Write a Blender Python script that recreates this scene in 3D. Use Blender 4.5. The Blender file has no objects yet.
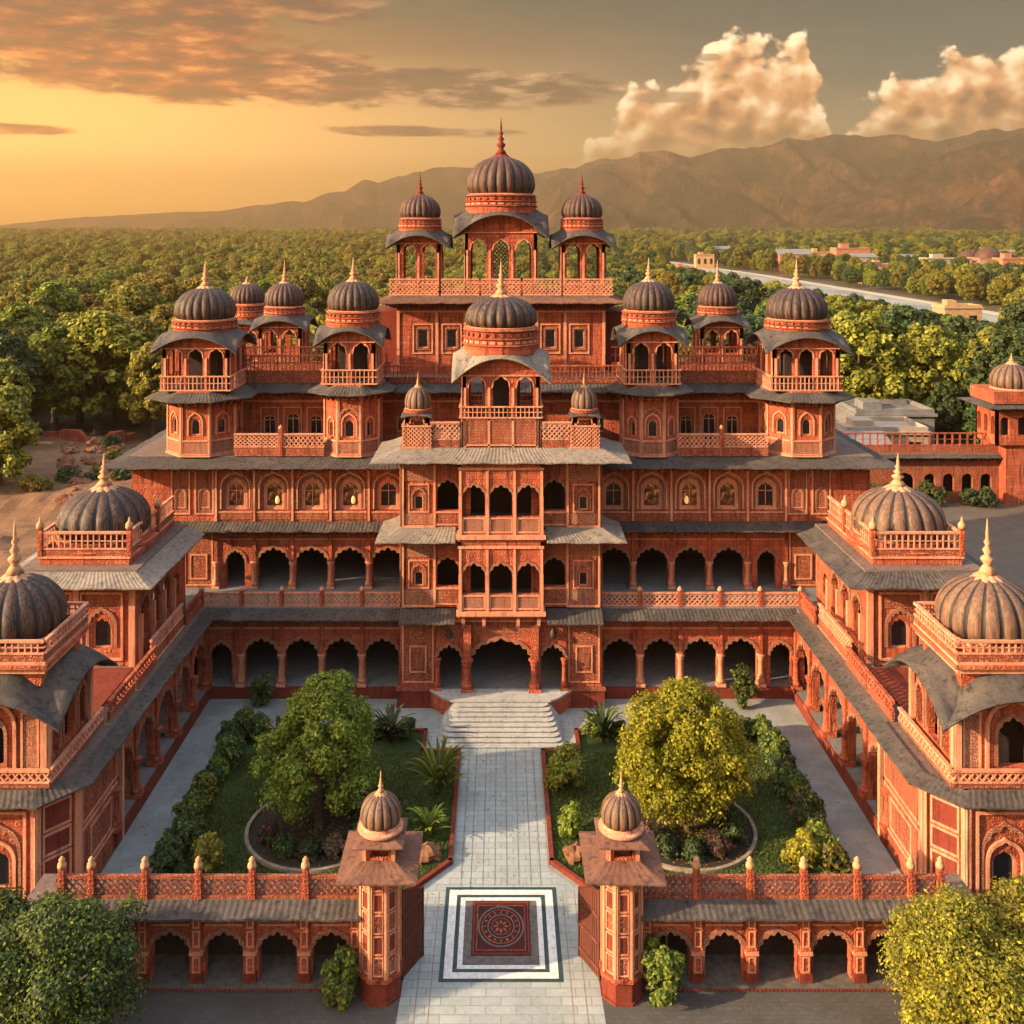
import bpy, math, random
import numpy as np
from mathutils import Vector

random.seed(11)
R = math.radians
scene = bpy.context.scene
COL = scene.collection

# ------------------------------------------------------------------ camera
CAM_H = 28.0
cd = bpy.data.cameras.new('camera')
cam = bpy.data.objects.new('camera', cd)
COL.objects.link(cam)
cam.location = (0, 0, CAM_H)
cam.rotation_euler = (R(90), 0, 0)
cd.sensor_width = 36.0
cd.lens = 36.0 * 1000 / 1024
cd.shift_x = 11 / 1024
cd.shift_y = -280 / 1024
cd.clip_start = 0.5
cd.clip_end = 30000
scene.camera = cam

# ------------------------------------------------------------------ exposure
scene.view_settings.view_transform = 'Standard'
scene.view_settings.look = 'None'
scene.view_settings.exposure = 1.6
scene.view_settings.gamma = 1.0
scene.render.engine = 'CYCLES'
scene.cycles.use_denoising = True
scene.cycles.use_adaptive_sampling = True
scene.cycles.adaptive_threshold = 0.02
scene.cycles.max_bounces = 7
scene.cycles.diffuse_bounces = 4
scene.cycles.volume_bounces = 1
scene.cycles.transparent_max_bounces = 6
scene.cycles.caustics_reflective = False
scene.cycles.caustics_refractive = False

# ------------------------------------------------------------------ sun
SUN_AZ = R(-109)      # measured from +Y towards +X : low in the west, a little behind the viewer
SUN_EL = R(20)
sl = bpy.data.lights.new('sun', 'SUN')
sl.energy = 5.0
sl.angle = R(0.6)
sl.color = (1.0, 0.74, 0.44)
sun = bpy.data.objects.new('sun', sl)
COL.objects.link(sun)
sdir = Vector((math.sin(SUN_AZ) * math.cos(SUN_EL), math.cos(SUN_AZ) * math.cos(SUN_EL), math.sin(SUN_EL)))
sun.rotation_euler = sdir.to_track_quat('Z', 'Y').to_euler()
sun.location = (-60, 20, 60)


# ------------------------------------------------------------------ node helpers
def srgb(h):
    h = h.lstrip('#')
    c = [int(h[i:i + 2], 16) / 255 for i in (0, 2, 4)]
    return tuple(x / 12.92 if x <= .04045 else ((x + .055) / 1.055) ** 2.4 for x in c) + (1.0,)


class NT:
    def __init__(s, tree):
        s.t = tree

    def n(s, typ, **kw):
        nd = s.t.nodes.new(typ)
        for k, v in kw.items():
            setattr(nd, k, v)
        return nd

    def set(s, sock, v):
        if hasattr(v, 'bl_idname') or isinstance(v, bpy.types.NodeSocket):
            s.t.links.new(v, sock)
        else:
            sock.default_value = v

    def m(s, op, a, b=None, c=None, clamp=False):
        nd = s.n('ShaderNodeMath', operation=op, use_clamp=clamp)
        s.set(nd.inputs[0], a)
        if b is not None: s.set(nd.inputs[1], b)
        if c is not None: s.set(nd.inputs[2], c)
        return nd.outputs[0]

    def mix(s, f, a, b, blend='MIX'):
        nd = s.n('ShaderNodeMix', data_type='RGBA', blend_type=blend)
        s.set(nd.inputs[0], f)
        s.set(nd.inputs[6], a)
        s.set(nd.inputs[7], b)
        return nd.outputs[2]

    def ramp(s, f, stops, interp='LINEAR'):
        nd = s.n('ShaderNodeValToRGB')
        cr = nd.color_ramp
        cr.interpolation = interp
        while len(cr.elements) < len(stops):
            cr.elements.new(0.5)
        for e, (p, c) in zip(cr.elements, stops):
            e.position = p
            e.color = c if isinstance(c, tuple) else (c, c, c, 1)
        s.set(nd.inputs[0], f)
        return nd.outputs[0]

    def noise(s, vec, scale, detail=4, rough=.55, dist=0):
        nd = s.n('ShaderNodeTexNoise')
        if vec is not None: s.set(nd.inputs['Vector'], vec)
        nd.inputs['Scale'].default_value = scale
        nd.inputs['Detail'].default_value = detail
        nd.inputs['Roughness'].default_value = rough
        nd.inputs['Distortion'].default_value = dist
        return nd.outputs[0]

    def smooth(s, v, a, b):
        nd = s.n('ShaderNodeMapRange', interpolation_type='SMOOTHSTEP')
        s.set(nd.inputs[0], v)
        s.set(nd.inputs[1], a)
        s.set(nd.inputs[2], b)
        return nd.outputs[0]

    def comb(s, x, y, z):
        nd = s.n('ShaderNodeCombineXYZ')
        for i, v in enumerate((x, y, z)): s.set(nd.inputs[i], v)
        return nd.outputs[0]

    def scale(s, vec, sc):
        nd = s.n('ShaderNodeVectorMath', operation='MULTIPLY')
        s.set(nd.inputs[0], vec)
        nd.inputs[1].default_value = sc
        return nd.outputs[0]

    def bump(s, h, strength, dist=.05, normal=None):
        nd = s.n('ShaderNodeBump')
        nd.inputs['Strength'].default_value = strength
        nd.inputs['Distance'].default_value = dist
        s.set(nd.inputs['Height'], h)
        if normal is not None: s.set(nd.inputs['Normal'], normal)
        return nd.outputs[0]


# ------------------------------------------------------------------ world
world = bpy.data.worlds.new('World')
scene.world = world
world.use_nodes = True
W = NT(world.node_tree)
world.node_tree.nodes.clear()
wout = W.n('ShaderNodeOutputWorld')
sky = W.n('ShaderNodeTexSky', sky_type='NISHITA')
sky.sun_disc = False
sky.sun_elevation = SUN_EL
sky.sun_rotation = SUN_AZ
sky.dust_density = 4.0
sky.air_density = 1.2
bg1 = W.n('ShaderNodeBackground')
bg1.inputs['Strength'].default_value = 0.005
W.t.links.new(sky.outputs[0], bg1.inputs['Color'])

tc = W.n('ShaderNodeTexCoord')
sep = W.n('ShaderNodeSeparateXYZ')
W.t.links.new(tc.outputs['Generated'], sep.inputs[0])
dx, dy, dz = sep.outputs
az = W.m('ARCTAN2', dx, dy)
el = W.m('DIVIDE', dz, W.m('SQRT', W.m('ADD', W.m('ADD', W.m('MULTIPLY', dx, dx), W.m('MULTIPLY', dy, dy)), 1e-4)))
elq = W.m('MULTIPLY', el, 1.6, clamp=True)
rampL = W.ramp(elq, [(0, (1.0, .42, .06, 1)), (.05, (1.2, .62, .12, 1)), (.12, (1.2, .68, .22, 1)), (.2, (.92, .48, .15, 1)),
                     (.29, srgb('8a5a2a')), (.38, srgb('33402f')), (.62, (.56, .58, .58, 1)), (1, (.72, .90, 1.15, 1))])
rampR = W.ramp(elq, [(0, srgb('C9904f')), (.08, srgb('CFA060')), (.15, srgb('8f8266')), (.24, srgb('3a4f4c')),
                     (.37, srgb('16302f')), (.62, (.50, .56, .60, 1)), (1, (.72, .90, 1.15, 1))])
base = W.mix(W.smooth(az, -.42, .40), rampL, rampR)
plainbase = base
# slow thin veil
veil = W.noise(W.comb(W.m('MULTIPLY', az, 3.0), W.m('MULTIPLY', el, 16.0), 3.1), 2.2, 4, .6)
base = W.mix(W.m('MULTIPLY', W.smooth(veil, .45, .8), .06), base, srgb('E9B981'))


def gauss(a0, e0, sa, se):
    a = W.m('DIVIDE', W.m('SUBTRACT', az, a0), sa)
    e = W.m('DIVIDE', W.m('SUBTRACT', el, e0), se)
    return W.m('POWER', 2.718, W.m('MULTIPLY', W.m('ADD', W.m('MULTIPLY', a, a), W.m('MULTIPLY', e, e)), -1.0))


def addv(*vs):
    r = vs[0]
    for v in vs[1:]: r = W.m('ADD', r, v)
    return r


base = W.mix(gauss(-.52, .085, .34, .10), base, (.55, .26, .02, 1), 'ADD')
# banks of flat cloud on the left
wgt = addv(W.m('MULTIPLY', gauss(-.47, .222, .32, .062), 1.45), W.m('MULTIPLY', gauss(-.24, .148, .20, .028), 1.1),
           W.m('MULTIPLY', gauss(.0, .143, .17, .020), 1.1), W.m('MULTIPLY', gauss(-.46, .092, .07, .006), 1.0),
           W.m('MULTIPLY', gauss(-.09, .100, .15, .008), .85), W.m('MULTIPLY', gauss(-.30, .262, .22, .03), .8))
sn = W.noise(W.comb(W.m('MULTIPLY', az, 4.2), W.m('MULTIPLY', el, 15.0), 0.7), 2.4, 7, .62, .3)
sd = W.smooth(W.m('MULTIPLY', wgt, W.m('ADD', W.m('MULTIPLY', sn, 2.6), -.40)), .42, .72)
sn2 = W.noise(W.comb(W.m('MULTIPLY', az, 6.0), W.m('MULTIPLY', el, 24.0), 5.7), 3.0, 6, .65)
scol = W.ramp(sn2, [(.3, srgb('180400')), (.44, srgb('541802')), (.54, srgb('a03c08')), (.66, srgb('F5983a'))])
scol = W.mix(W.smooth(az, -.30, -.02), scol, W.ramp(sn2, [(.3, srgb('281a12')), (.5, srgb('5a4030')), (.66, srgb('d8a878'))]))
scol = W.mix(W.m('MULTIPLY', W.smooth(el, .16, .25), .65), scol, srgb('341506'))
sd = W.m('MULTIPLY', sd, W.smooth(az, -.85, -.65))
base = W.mix(W.m('MULTIPLY', sd, .92), base, scol)
# heaped clouds on the right
aq = W.m('ADD', az, .5)          # 0..1 across the view
top = W.ramp(aq, [(.55, .04), (.585, .105), (.61, .13), (.64, .155), (.675, .162), (.685, .196), (.705, .206), (.745, .206), (.765, .188), (.795, .196), (.808, .150),
                  (.822, .086), (.84, .108), (.86, .126), (.88, .150), (.905, .150), (.93, .172), (.96, .187), (.985, .194), (1.0, .186)])
cv = W.comb(W.m('MULTIPLY', az, 1.0), W.m('MULTIPLY', el, 1.15), 0)


def puff(off):
    v = W.n('ShaderNodeVectorMath', operation='ADD')
    W.t.links.new(cv, v.inputs[0])
    v.inputs[1].default_value = off
    a = W.noise(v.outputs[0], 16, 7, .58, .2)
    vo = W.n('ShaderNodeTexVoronoi', feature='SMOOTH_F1')
    W.t.links.new(v.outputs[0], vo.inputs['Vector'])
    vo.inputs['Scale'].default_value = 34
    vo.inputs['Detail'].default_value = 2.5
    return W.m('ADD', W.m('MULTIPLY', a, .9), W.m('MULTIPLY', vo.outputs['Distance'], -.55))


p0 = puff((0, 0, 0))
p1 = puff((-.010, .011, 0))
edge = W.m('SUBTRACT', W.m('ADD', top, W.m('MULTIPLY', W.m('SUBTRACT', p0, .10), .15)), el)
cden = W.smooth(edge, -.004, .013)
cden = W.m('MULTIPLY', cden, W.smooth(el, .045, .095))
lit = W.m('ADD', W.m('MULTIPLY', W.m('SUBTRACT', p0, p1), 2.1), W.m('SUBTRACT', .72, W.m('MULTIPLY', edge, 4.6)), clamp=True)
ccol = W.ramp(lit, [(0, srgb('8a5a3a')), (.3, srgb('C58655')), (.52, srgb('E6A166')), (.76, (1.0, .64, .33, 1)), (1, (1.35, .98, .58, 1))])
base = W.mix(W.m('MULTIPLY', cden, W.m('ADD', .60, W.m('MULTIPLY', W.smooth(el, .06, .13), .40))), base, ccol)
# two small dark streaks crossing the first heap
st = W.m('MULTIPLY', addv(gauss(.165, .133, .05, .008), gauss(.205, .171, .016, .005)), W.m('ADD', sn2, .55))
base = W.mix(W.m('MULTIPLY', W.smooth(st, .45, .8), .75), base, srgb('9a7558'))
# bright aureole round the low sun behind the viewer, added to fill the fronts
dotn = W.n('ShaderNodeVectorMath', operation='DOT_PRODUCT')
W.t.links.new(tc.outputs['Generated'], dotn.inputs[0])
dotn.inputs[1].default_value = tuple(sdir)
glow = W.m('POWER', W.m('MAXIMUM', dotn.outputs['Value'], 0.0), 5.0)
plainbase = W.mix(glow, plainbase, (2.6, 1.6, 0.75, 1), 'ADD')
SKY = 0.47
bg2 = W.n('ShaderNodeBackground')
bg2.inputs['Strength'].default_value = SKY
W.t.links.new(base, bg2.inputs['Color'])
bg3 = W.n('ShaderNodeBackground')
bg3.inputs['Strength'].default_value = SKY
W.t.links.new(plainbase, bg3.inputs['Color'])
# the clouded part of the sky; elsewhere the sky is clear
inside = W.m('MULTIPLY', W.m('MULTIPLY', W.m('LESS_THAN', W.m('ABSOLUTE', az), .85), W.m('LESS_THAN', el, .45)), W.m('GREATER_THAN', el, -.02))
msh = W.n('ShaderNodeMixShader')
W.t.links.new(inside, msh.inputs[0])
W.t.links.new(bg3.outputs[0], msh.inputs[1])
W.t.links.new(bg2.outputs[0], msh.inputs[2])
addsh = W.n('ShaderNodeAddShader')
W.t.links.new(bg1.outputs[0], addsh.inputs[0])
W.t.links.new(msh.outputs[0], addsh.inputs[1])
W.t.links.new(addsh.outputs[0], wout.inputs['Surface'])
world.cycles.sampling_method = 'MANUAL'
world.cycles.sample_map_resolution = 256


# ------------------------------------------------------------------ materials
def newmat(name, rough=.85, spec=.3):
    m = bpy.data.materials.new(name)
    m.use_nodes = True
    t = NT(m.node_tree)
    b = m.node_tree.nodes['Principled BSDF']
    b.inputs['Roughness'].default_value = rough
    b.inputs['Specular IOR Level'].default_value = spec
    t.b = b
    tcn = t.n('ShaderNodeTexCoord')
    t.obj = tcn.outputs['Object']
    t.tc = tcn
    return m, t


def sc3(c, k):
    return (min(c[0] * k, 1), min(c[1] * k, 1), min(c[2] * k, 1), 1)


def stone(name, c, hi=None, grime=.55, carve=0, cscale=5.0, bumps=.35, joints=0):
    m, t = newmat(name, .86, .25)
    hi = hi or sc3(c, 1.35)
    n1 = t.noise(t.obj, .7, 7, .6)
    col = t.ramp(n1, [(.25, sc3(c, .62)), (.5, c), (.75, hi)])
    n2 = t.noise(t.obj, 9, 5, .65)
    col = t.mix(.55, col, t.ramp(n2, [(.3, sc3(c, .55)), (.6, sc3(c, 1.05)), (.8, hi)]))
    h = t.m('ADD', t.m('MULTIPLY', t.noise(t.obj, 28, 3, .7), .35), t.m('MULTIPLY', n2, .5))
    if joints:
        sp = t.n('ShaderNodeSeparateXYZ')
        t.t.links.new(t.obj, sp.inputs[0])
        br = t.n('ShaderNodeTexBrick')
        t.set(br.inputs['Vector'], t.comb(t.m('ADD', sp.outputs[0], sp.outputs[1]), sp.outputs[2], 0))
        br.inputs['Scale'].default_value = 1.0
        br.inputs['Brick Width'].default_value = .82
        br.inputs['Row Height'].default_value = .34
        br.inputs['Mortar Size'].default_value = .016
        br.inputs['Color1'].default_value = (1, 1, 1, 1)
        br.inputs['Color2'].default_value = (.55, .50, .50, 1)
        br.inputs['Mortar'].default_value = (.34, .30, .30, 1)
        col = t.mix(joints, col, br.outputs['Color'], 'MULTIPLY')
        h = t.m('SUBTRACT', h, t.m('MULTIPLY', br.outputs['Fac'], .7))
    if carve:
        vo = t.n('ShaderNodeTexVoronoi', feature='DISTANCE_TO_EDGE')
        t.t.links.new(t.obj, vo.inputs['Vector'])
        vo.inputs['Scale'].default_value = cscale
        vo.inputs['Randomness'].default_value = .55
        v2 = t.n('ShaderNodeTexVoronoi', feature='F1')
        t.t.links.new(t.obj, v2.inputs['Vector'])
        v2.inputs['Scale'].default_value = cscale * 1.0
        v2.inputs['Randomness'].default_value = .55
        rings = t.m('SINE', t.m('MULTIPLY', v2.outputs['Distance'], 22.0))
        rel = t.m('MULTIPLY', t.smooth(vo.outputs['Distance'], .03, .09), t.m('ADD', .5, t.m('MULTIPLY', rings, .5)))
        col = t.mix(t.m('MULTIPLY', t.m('SUBTRACT', 1.0, rel), carve), col, sc3(c, .42))  # recesses darkened and relief lightened in the colour, as carving would shade
        col = t.mix(t.m('MULTIPLY', rel, carve * .45), col, hi)
        h = t.m('ADD', h, t.m('MULTIPLY', rel, 1.2))
    gr = t.noise(t.scale(t.obj, (2.6, 2.6, .28)), 1.6, 6, .65)
    col = t.mix(t.m('MULTIPLY', t.smooth(gr, .47, .70), grime), col, (c[0] * .16, c[1] * .18, c[2] * .25, 1))
    t.set(t.b.inputs['Base Color'], col)
    t.set(t.b.inputs['Normal'], t.bump(h, bumps, .06))
    return m


RED = (.50, .108, .050, 1)
M = {}
M['stone'] = stone('red_sandstone', RED, (.72, .25, .135, 1), .85, .22, 3.2, .5, .8)
M['carved'] = stone('carved_red_sandstone', (.43, .092, .042, 1), (.78, .39, .24, 1), .6, .8, 6.0, .8)
M['trim'] = stone('pale_pink_stone', (.66, .26, .145, 1), (.82, .50, .34, 1), .6, .25, 9)
M['trimcarved'] = stone('carved_pale_stone', (.53, .165, .085, 1), (.85, .56, .39, 1), .5, .85, 8.0, .8)
M['deep'] = stone('deep_red_stone', (.17, .030, .017, 1), (.25, .055, .03, 1), .6)
M['inner'] = stone('dark_inner_shade', (.035, .022, .020, 1), (.055, .034, .028, 1), .5)  # near-black colour stands for the shade inside the rooms
M['floor'] = stone('grey_stone_floor', (.17, .165, .16, 1), (.23, .225, .215, 1), .45)
M['roof'] = stone('dusty_roof_stone', (.155, .105, .085, 1), (.22, .15, .12, 1), .6)
M['slate'] = stone('grey_slate_sheets', (.070, .057, .051, 1), (.150, .115, .094, 1), .8, 0, 5, .5)
M['rustslate'] = stone('rusty_clay_sheets', (.155, .070, .046, 1), (.25, .125, .082, 1), .7, 0, 5, .5)
M['paleslate'] = stone('pale_weathered_sheets', (.20, .165, .135, 1), (.32, .265, .215, 1), .7, 0, 5, .5)
M['marble'] = stone('pale_worn_marble', (.36, .35, .33, 1), (.48, .465, .435, 1), .45)
M['gilt'] = stone('pale_gilded_stone', (.50, .25, .13, 1), (.66, .42, .25, 1), .5)
M['wood'] = stone('dark_red_wood', (.10, .028, .018, 1), (.16, .05, .03, 1), .4)


def dome_mat(name, lobe, patina):
    m, t = newmat(name, .55, .35)
    n = t.noise(t.obj, 1.6, 7, .65)
    st_ = t.noise(t.scale(t.obj, (4, 4, .5)), 2.2, 6, .7)
    col = t.ramp(n, [(.3, sc3(lobe, .5)), (.55, lobe), (.78, sc3(lobe, 1.7))])
    col = t.mix(t.m('MULTIPLY', t.smooth(st_, .42, .62), .9), col, patina)
    col = t.mix(t.m('MULTIPLY', t.smooth(t.noise(t.scale(t.obj, (6, 6, .7)), 3, 5, .7), .55, .7), .6), col, sc3(lobe, .25))
    t.set(t.b.inputs['Base Color'], col)
    t.set(t.b.inputs['Roughness'], t.ramp(n, [(.3, .45), (.7, .75)]))
    t.set(t.b.inputs['Normal'], t.bump(t.noise(t.obj, 18, 5, .7), .35, .05))
    return m


M['dome'] = dome_mat('blackened_copper', (.020, .018, .019, 1), (.125, .052, .024, 1))
M['domebrown'] = dome_mat('brown_copper', (.105, .060, .040, 1), (.20, .098, .052, 1))
M['domered'] = dome_mat('rusty_copper', (.045, .022, .017, 1), (.13, .048, .024, 1))
M['groove'] = dome_mat('black_seam', (.014, .013, .013, 1), (.03, .022, .018, 1))


def plain(name, c, rough=.6, spec=.4, var=.3, sc=6, bump=.15):
    m, t = newmat(name, rough, spec)
    n = t.noise(t.obj, sc, 6, .6)
    t.set(t.b.inputs['Base Color'], t.ramp(n, [(.3, sc3(c, 1 - var)), (.7, sc3(c, 1 + var))]))
    t.set(t.b.inputs['Normal'], t.bump(n, bump, .03))
    return m


M['pane'] = plain('dark_window_glass', (.012, .013, .016, 1), .18, .5, .2)
M['iron'] = plain('dark_iron', (.05, .022, .018, 1), .6, .4)
M['bark'] = plain('tree_bark', (.09, .06, .04, 1), .9, .2, .5, 3, .8)
M['rock'] = plain('rust_brown_rock', (.17, .075, .04, 1), .9, .2, .5, 2, .9)
M['whiteplaster'] = plain('white_plaster', (.33, .27, .215, 1), .9, .2, .2, 1.2, .2)
M['buffplaster'] = plain('buff_plaster', (.40, .23, .12, 1), .9, .2, .25, 1.2, .2)
M['pinkplaster'] = plain('pink_plaster', (.38, .15, .09, 1), .9, .2, .25, 1.2, .2)
M['tin'] = plain('grey_roof_sheet', (.16, .15, .145, 1), .6, .4, .3, .8, .2)
M['teal'] = plain('teal_marble_strip', (.022, .045, .043, 1), .5, .4, .4, 3)
M['darkstone'] = plain('dark_grey_stone', (.10, .085, .075, 1), .7, .3, .4, 4)
M['kerbstone'] = plain('stone_kerb', (.22, .17, .12, 1), .9, .2, .4, 4, .4)
m_, t_ = newmat('warm_lamp_glass', .5)
t_.b.inputs['Base Color'].default_value = (.8, .45, .2, 1)
t_.b.inputs['Emission Color'].default_value = (1, .46, .15, 1)
t_.b.inputs['Emission Strength'].default_value = .22
M['lamp'] = m_
m_, t_ = newmat('amber_lit_pane', .35)
t_.t.links.new(t_.ramp(t_.noise(t_.obj, 2.6, 3, .6), [(.44, (.004, .001, .0005, 1)), (.56, (.22, .06, .015, 1)), (.70, (1, .46, .14, 1))]), t_.b.inputs['Emission Color'])
t_.b.inputs['Base Color'].default_value = (.05, .02, .012, 1)
t_.b.inputs['Emission Strength'].default_value = .15
M['amber'] = m_
M['whitemarble'] = stone('white_marble', (.62, .60, .56, 1), (.74, .72, .68, 1), .3)
M['greygreen'] = plain('grey_green_strip', (.13, .155, .145, 1), .6, .3, .4, 3)


def leafmat(name, c, hi, trans=.35, hue=(.475, .045)):
    m, t = newmat(name, .62, .25)
    g = t.n('ShaderNodeNewGeometry')
    oi = t.n('ShaderNodeObjectInfo')
    rpi = g.outputs['Random Per Island']
    n = t.noise(t.obj, .55, 3, .5)
    f = t.m('ADD', t.m('MULTIPLY', rpi, .6), t.m('MULTIPLY', n, .55))
    col = t.ramp(f, [(.22, sc3(c, .62)), (.5, c), (.85, hi)])
    hs = t.n('ShaderNodeHueSaturation')
    t.set(hs.inputs['Color'], col)
    t.set(hs.inputs['Hue'], t.m('ADD', hue[0], t.m('MULTIPLY', oi.outputs['Random'], hue[1])))
    t.set(hs.inputs['Value'], t.m('ADD', .72, t.m('MULTIPLY', oi.outputs['Random'], .55)))
    t.set(t.b.inputs['Base Color'], hs.outputs[0])
    tr = t.n('ShaderNodeBsdfTranslucent')
    t.set(tr.inputs['Color'], hs.outputs[0])
    mx = t.n('ShaderNodeMixShader')
    mx.inputs[0].default_value = trans
    t.t.links.new(t.b.outputs[0], mx.inputs[1])
    t.t.links.new(tr.outputs[0], mx.inputs[2])
    t.t.links.new(mx.outputs[0], t.t.nodes['Material Output'].inputs['Surface'])
    return m


M['leaf'] = leafmat('green_leaves', (.115, .155, .020, 1), (.27, .30, .035, 1), .4, (.492, .02))
M['leafdark'] = leafmat('dark_green_leaves', (.034, .060, .018, 1), (.075, .105, .028, 1), .25)
M['leafyellow'] = leafmat('yellow_green_leaves', (.26, .25, .020, 1), (.50, .45, .03, 1), .45, (.50, .012))
M['leafolive'] = leafmat('olive_leaves', (.16, .15, .020, 1), (.30, .255, .035, 1), .35)
M['leafforest'] = leafmat('forest_leaves', (.14, .140, .018, 1), (.27, .235, .03, 1), .3)
M['leafautumn'] = leafmat('golden_leaves', (.20, .155, .025, 1), (.34, .25, .035, 1), .35)
M['leafrose'] = leafmat('dusty_rose_leaves', (.13, .055, .045, 1), (.22, .10, .08, 1), .3)


# ------------------------------------------------------------------ mesh builder
class MB:
    """Collects faces in world coordinates; a frame (ox, oy, angle) turns facade coordinates (x along, y inwards, z up) into the world."""

    def __init__(s, mx=1):
        s.v, s.f, s.k, s.mats, s.smooth = [], [], [], [], []
        s.mx = mx
        s.fr = (0, 0, 0)
        s._c, s._s = 1.0, 0.0

    def at(s, ox, oy, deg=0):
        s.fr = (ox, oy, deg)
        s._c, s._s = math.cos(R(deg)), math.sin(R(deg))
        return s

    def mi(s, m):
        if m not in s.mats: s.mats.append(m)
        return s.mats.index(m)

    def add(s, vs, fs, m, smooth=False):
        b = len(s.v)
        ox, oy, _ = s.fr
        c, sn, mx = s._c, s._s, s.mx
        for x, y, z in vs:
            s.v.append(((ox + x * c - y * sn) * mx, oy + x * sn + y * c, z))
        k = s.mi(m)
        for f in fs:
            f = [b + i for i in f]
            if mx < 0: f.reverse()
            s.f.append(f)
            s.k.append(k)
            s.smooth.append(smooth)

    def box(s, x0, x1, y0, y1, z0, z1, m):
        s.add([(x0, y0, z0), (x1, y0, z0), (x1, y1, z0), (x0, y1, z0), (x0, y0, z1), (x1, y0, z1), (x1, y1, z1), (x0, y1, z1)],
              [(0, 3, 2, 1), (4, 5, 6, 7), (0, 1, 5, 4), (1, 2, 6, 5), (2, 3, 7, 6), (3, 0, 4, 7)], m)

    def bar(s, p, q, w, m):
        """square bar from p to q"""
        p, q = Vector(p), Vector(q)
        d = (q - p).normalized()
        a = d.cross(Vector((0, 1, 0)))
        if a.length < .05: a = d.cross(Vector((0, 0, 1)))
        a.normalize()
        b = d.cross(a)
        a *= w / 2
        b *= w / 2
        vs = [tuple(c + i * a + j * b) for c in (p, q) for i, j in ((-1, -1), (1, -1), (1, 1), (-1, 1))]
        s.add(vs, [(0, 3, 2, 1), (4, 5, 6, 7), (0, 1, 5, 4), (1, 2, 6, 5), (2, 3, 7, 6), (3, 0, 4, 7)], m)

    def prism(s, poly, z0, z1, m, mtop=None):
        """vertical prism over a counter-clockwise (x, y) polygon"""
        n = len(poly)
        vs = [(x, y, z0) for x, y in poly] + [(x, y, z1) for x, y in poly]
        s.add(vs, [tuple(range(n - 1, -1, -1))] + [(i, (i + 1) % n, n + (i + 1) % n, n + i) for i in range(n)], m)
        s.add([(x, y, z1) for x, y in poly], [tuple(range(n))], mtop or m)

    def lathe(s, cx, cy, prof, n, m, lobes=0, depth=0, groove=None, rot=0, cap=True, smooth=True):
        vs, fs, gs = [], [], []
        for r, z in prof:
            for i in range(n):
                a = 2 * math.pi * i / n + rot
                rr = r
                if lobes:
                    t = (i * lobes / n) % 1.0
                    rr = r * (1 - depth * (1 - abs(math.sin(math.pi * t)) ** .6))
                vs.append((cx + rr * math.cos(a), cy + rr * math.sin(a), z))
        for j in range(len(prof) - 1):
            for i in range(n):
                q = (j * n + i, j * n + (i + 1) % n, (j + 1) * n + (i + 1) % n, (j + 1) * n + i)
                t = ((i + .5) * lobes / n) % 1.0 if lobes else .5
                if groove and (t < .13 or t > .87): gs.append(q)
                else: fs.append(q)
        if cap:
            fs.append(tuple(range(n - 1, -1, -1)))
            fs.append(tuple((len(prof) - 1) * n + i for i in range(n)))
        b = len(s.v)
        s.add(vs, fs, m, smooth)
        if gs:
            k = s.mi(groove)
            for f in gs:
                f = [b + i for i in f]
                if s.mx < 0: f.reverse()
                s.f.append(f)
                s.k.append(k)
                s.smooth.append(smooth)


ORG = {}


def tag(o, label=None, cat=None, group=None, kind=None):
    if label: o['label'] = label
    if cat: o['category'] = cat
    if group: o['group'] = group
    if kind: o['kind'] = kind
    return o


def thing(name, loc, label, cat, group=None):
    o = bpy.data.objects.new(name, None)
    o.empty_display_size = .3
    COL.objects.link(o)
    o.location = loc
    ORG[o.name] = Vector(loc)
    return tag(o, label, cat, group)


def build(name, mb, parent=None, label=None, base=False):
    """one mesh object from the collected faces, its origin in the middle of its foot"""
    v = np.array(mb.v, dtype=np.float64)
    lo, hi = v.min(0), v.max(0)
    org = Vector(((lo[0] + hi[0]) / 2, (lo[1] + hi[1]) / 2, lo[2]))
    v -= np.array(org)
    me = bpy.data.meshes.new(name)
    me.from_pydata(v.tolist(), [], mb.f)
    for m in mb.mats: me.materials.append(M[m])
    me.polygons.foreach_set('material_index', mb.k)
    me.polygons.foreach_set('use_smooth', mb.smooth)
    me.update()
    o = bpy.data.objects.new(name, me)
    COL.objects.link(o)
    ORG[o.name] = org
    if parent is not None:
        o.parent = parent
        o.location = org - ORG[parent.name]
    else:
        o.location = org
    if label: o['label'] = label
    return o


def copy_tree(o, parent=None, loc=None):
    c = o.copy()
    COL.objects.link(c)
    if parent is not None: c.parent = parent
    if loc is not None: c.location = loc
    for ch in list(o.children):
        copy_tree(ch, c)
    return c


# ------------------------------------------------------------------ architectural pieces
def arch_pts(w, rise, cusps=0, n=28):
    a = w / 2
    pts = []
    for i in range(n + 1):
        th = math.pi * (1 - i / n)
        f = 1.0
        if cusps:
            f = 1 - .13 * (1 - abs(math.sin(cusps * th))) * (1 if .04 < i / n < .96 else 0)
        x = a * math.cos(th) * f
        z = rise * (math.sin(th) ** .85) * .9 * f + .10 * rise * math.exp(-((th - math.pi / 2) / .16) ** 2)
        pts.append((x, z))
    pts[0], pts[-1] = (-a, 0), (a, 0)
    for i in range(1, n + 1):
        if pts[i][0] <= pts[i - 1][0]: pts[i] = (pts[i - 1][0] + 1e-3, pts[i][1])
    k = a / max(pts[-1][0], a)
    return [(x * k, z) for x, z in pts]


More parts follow.
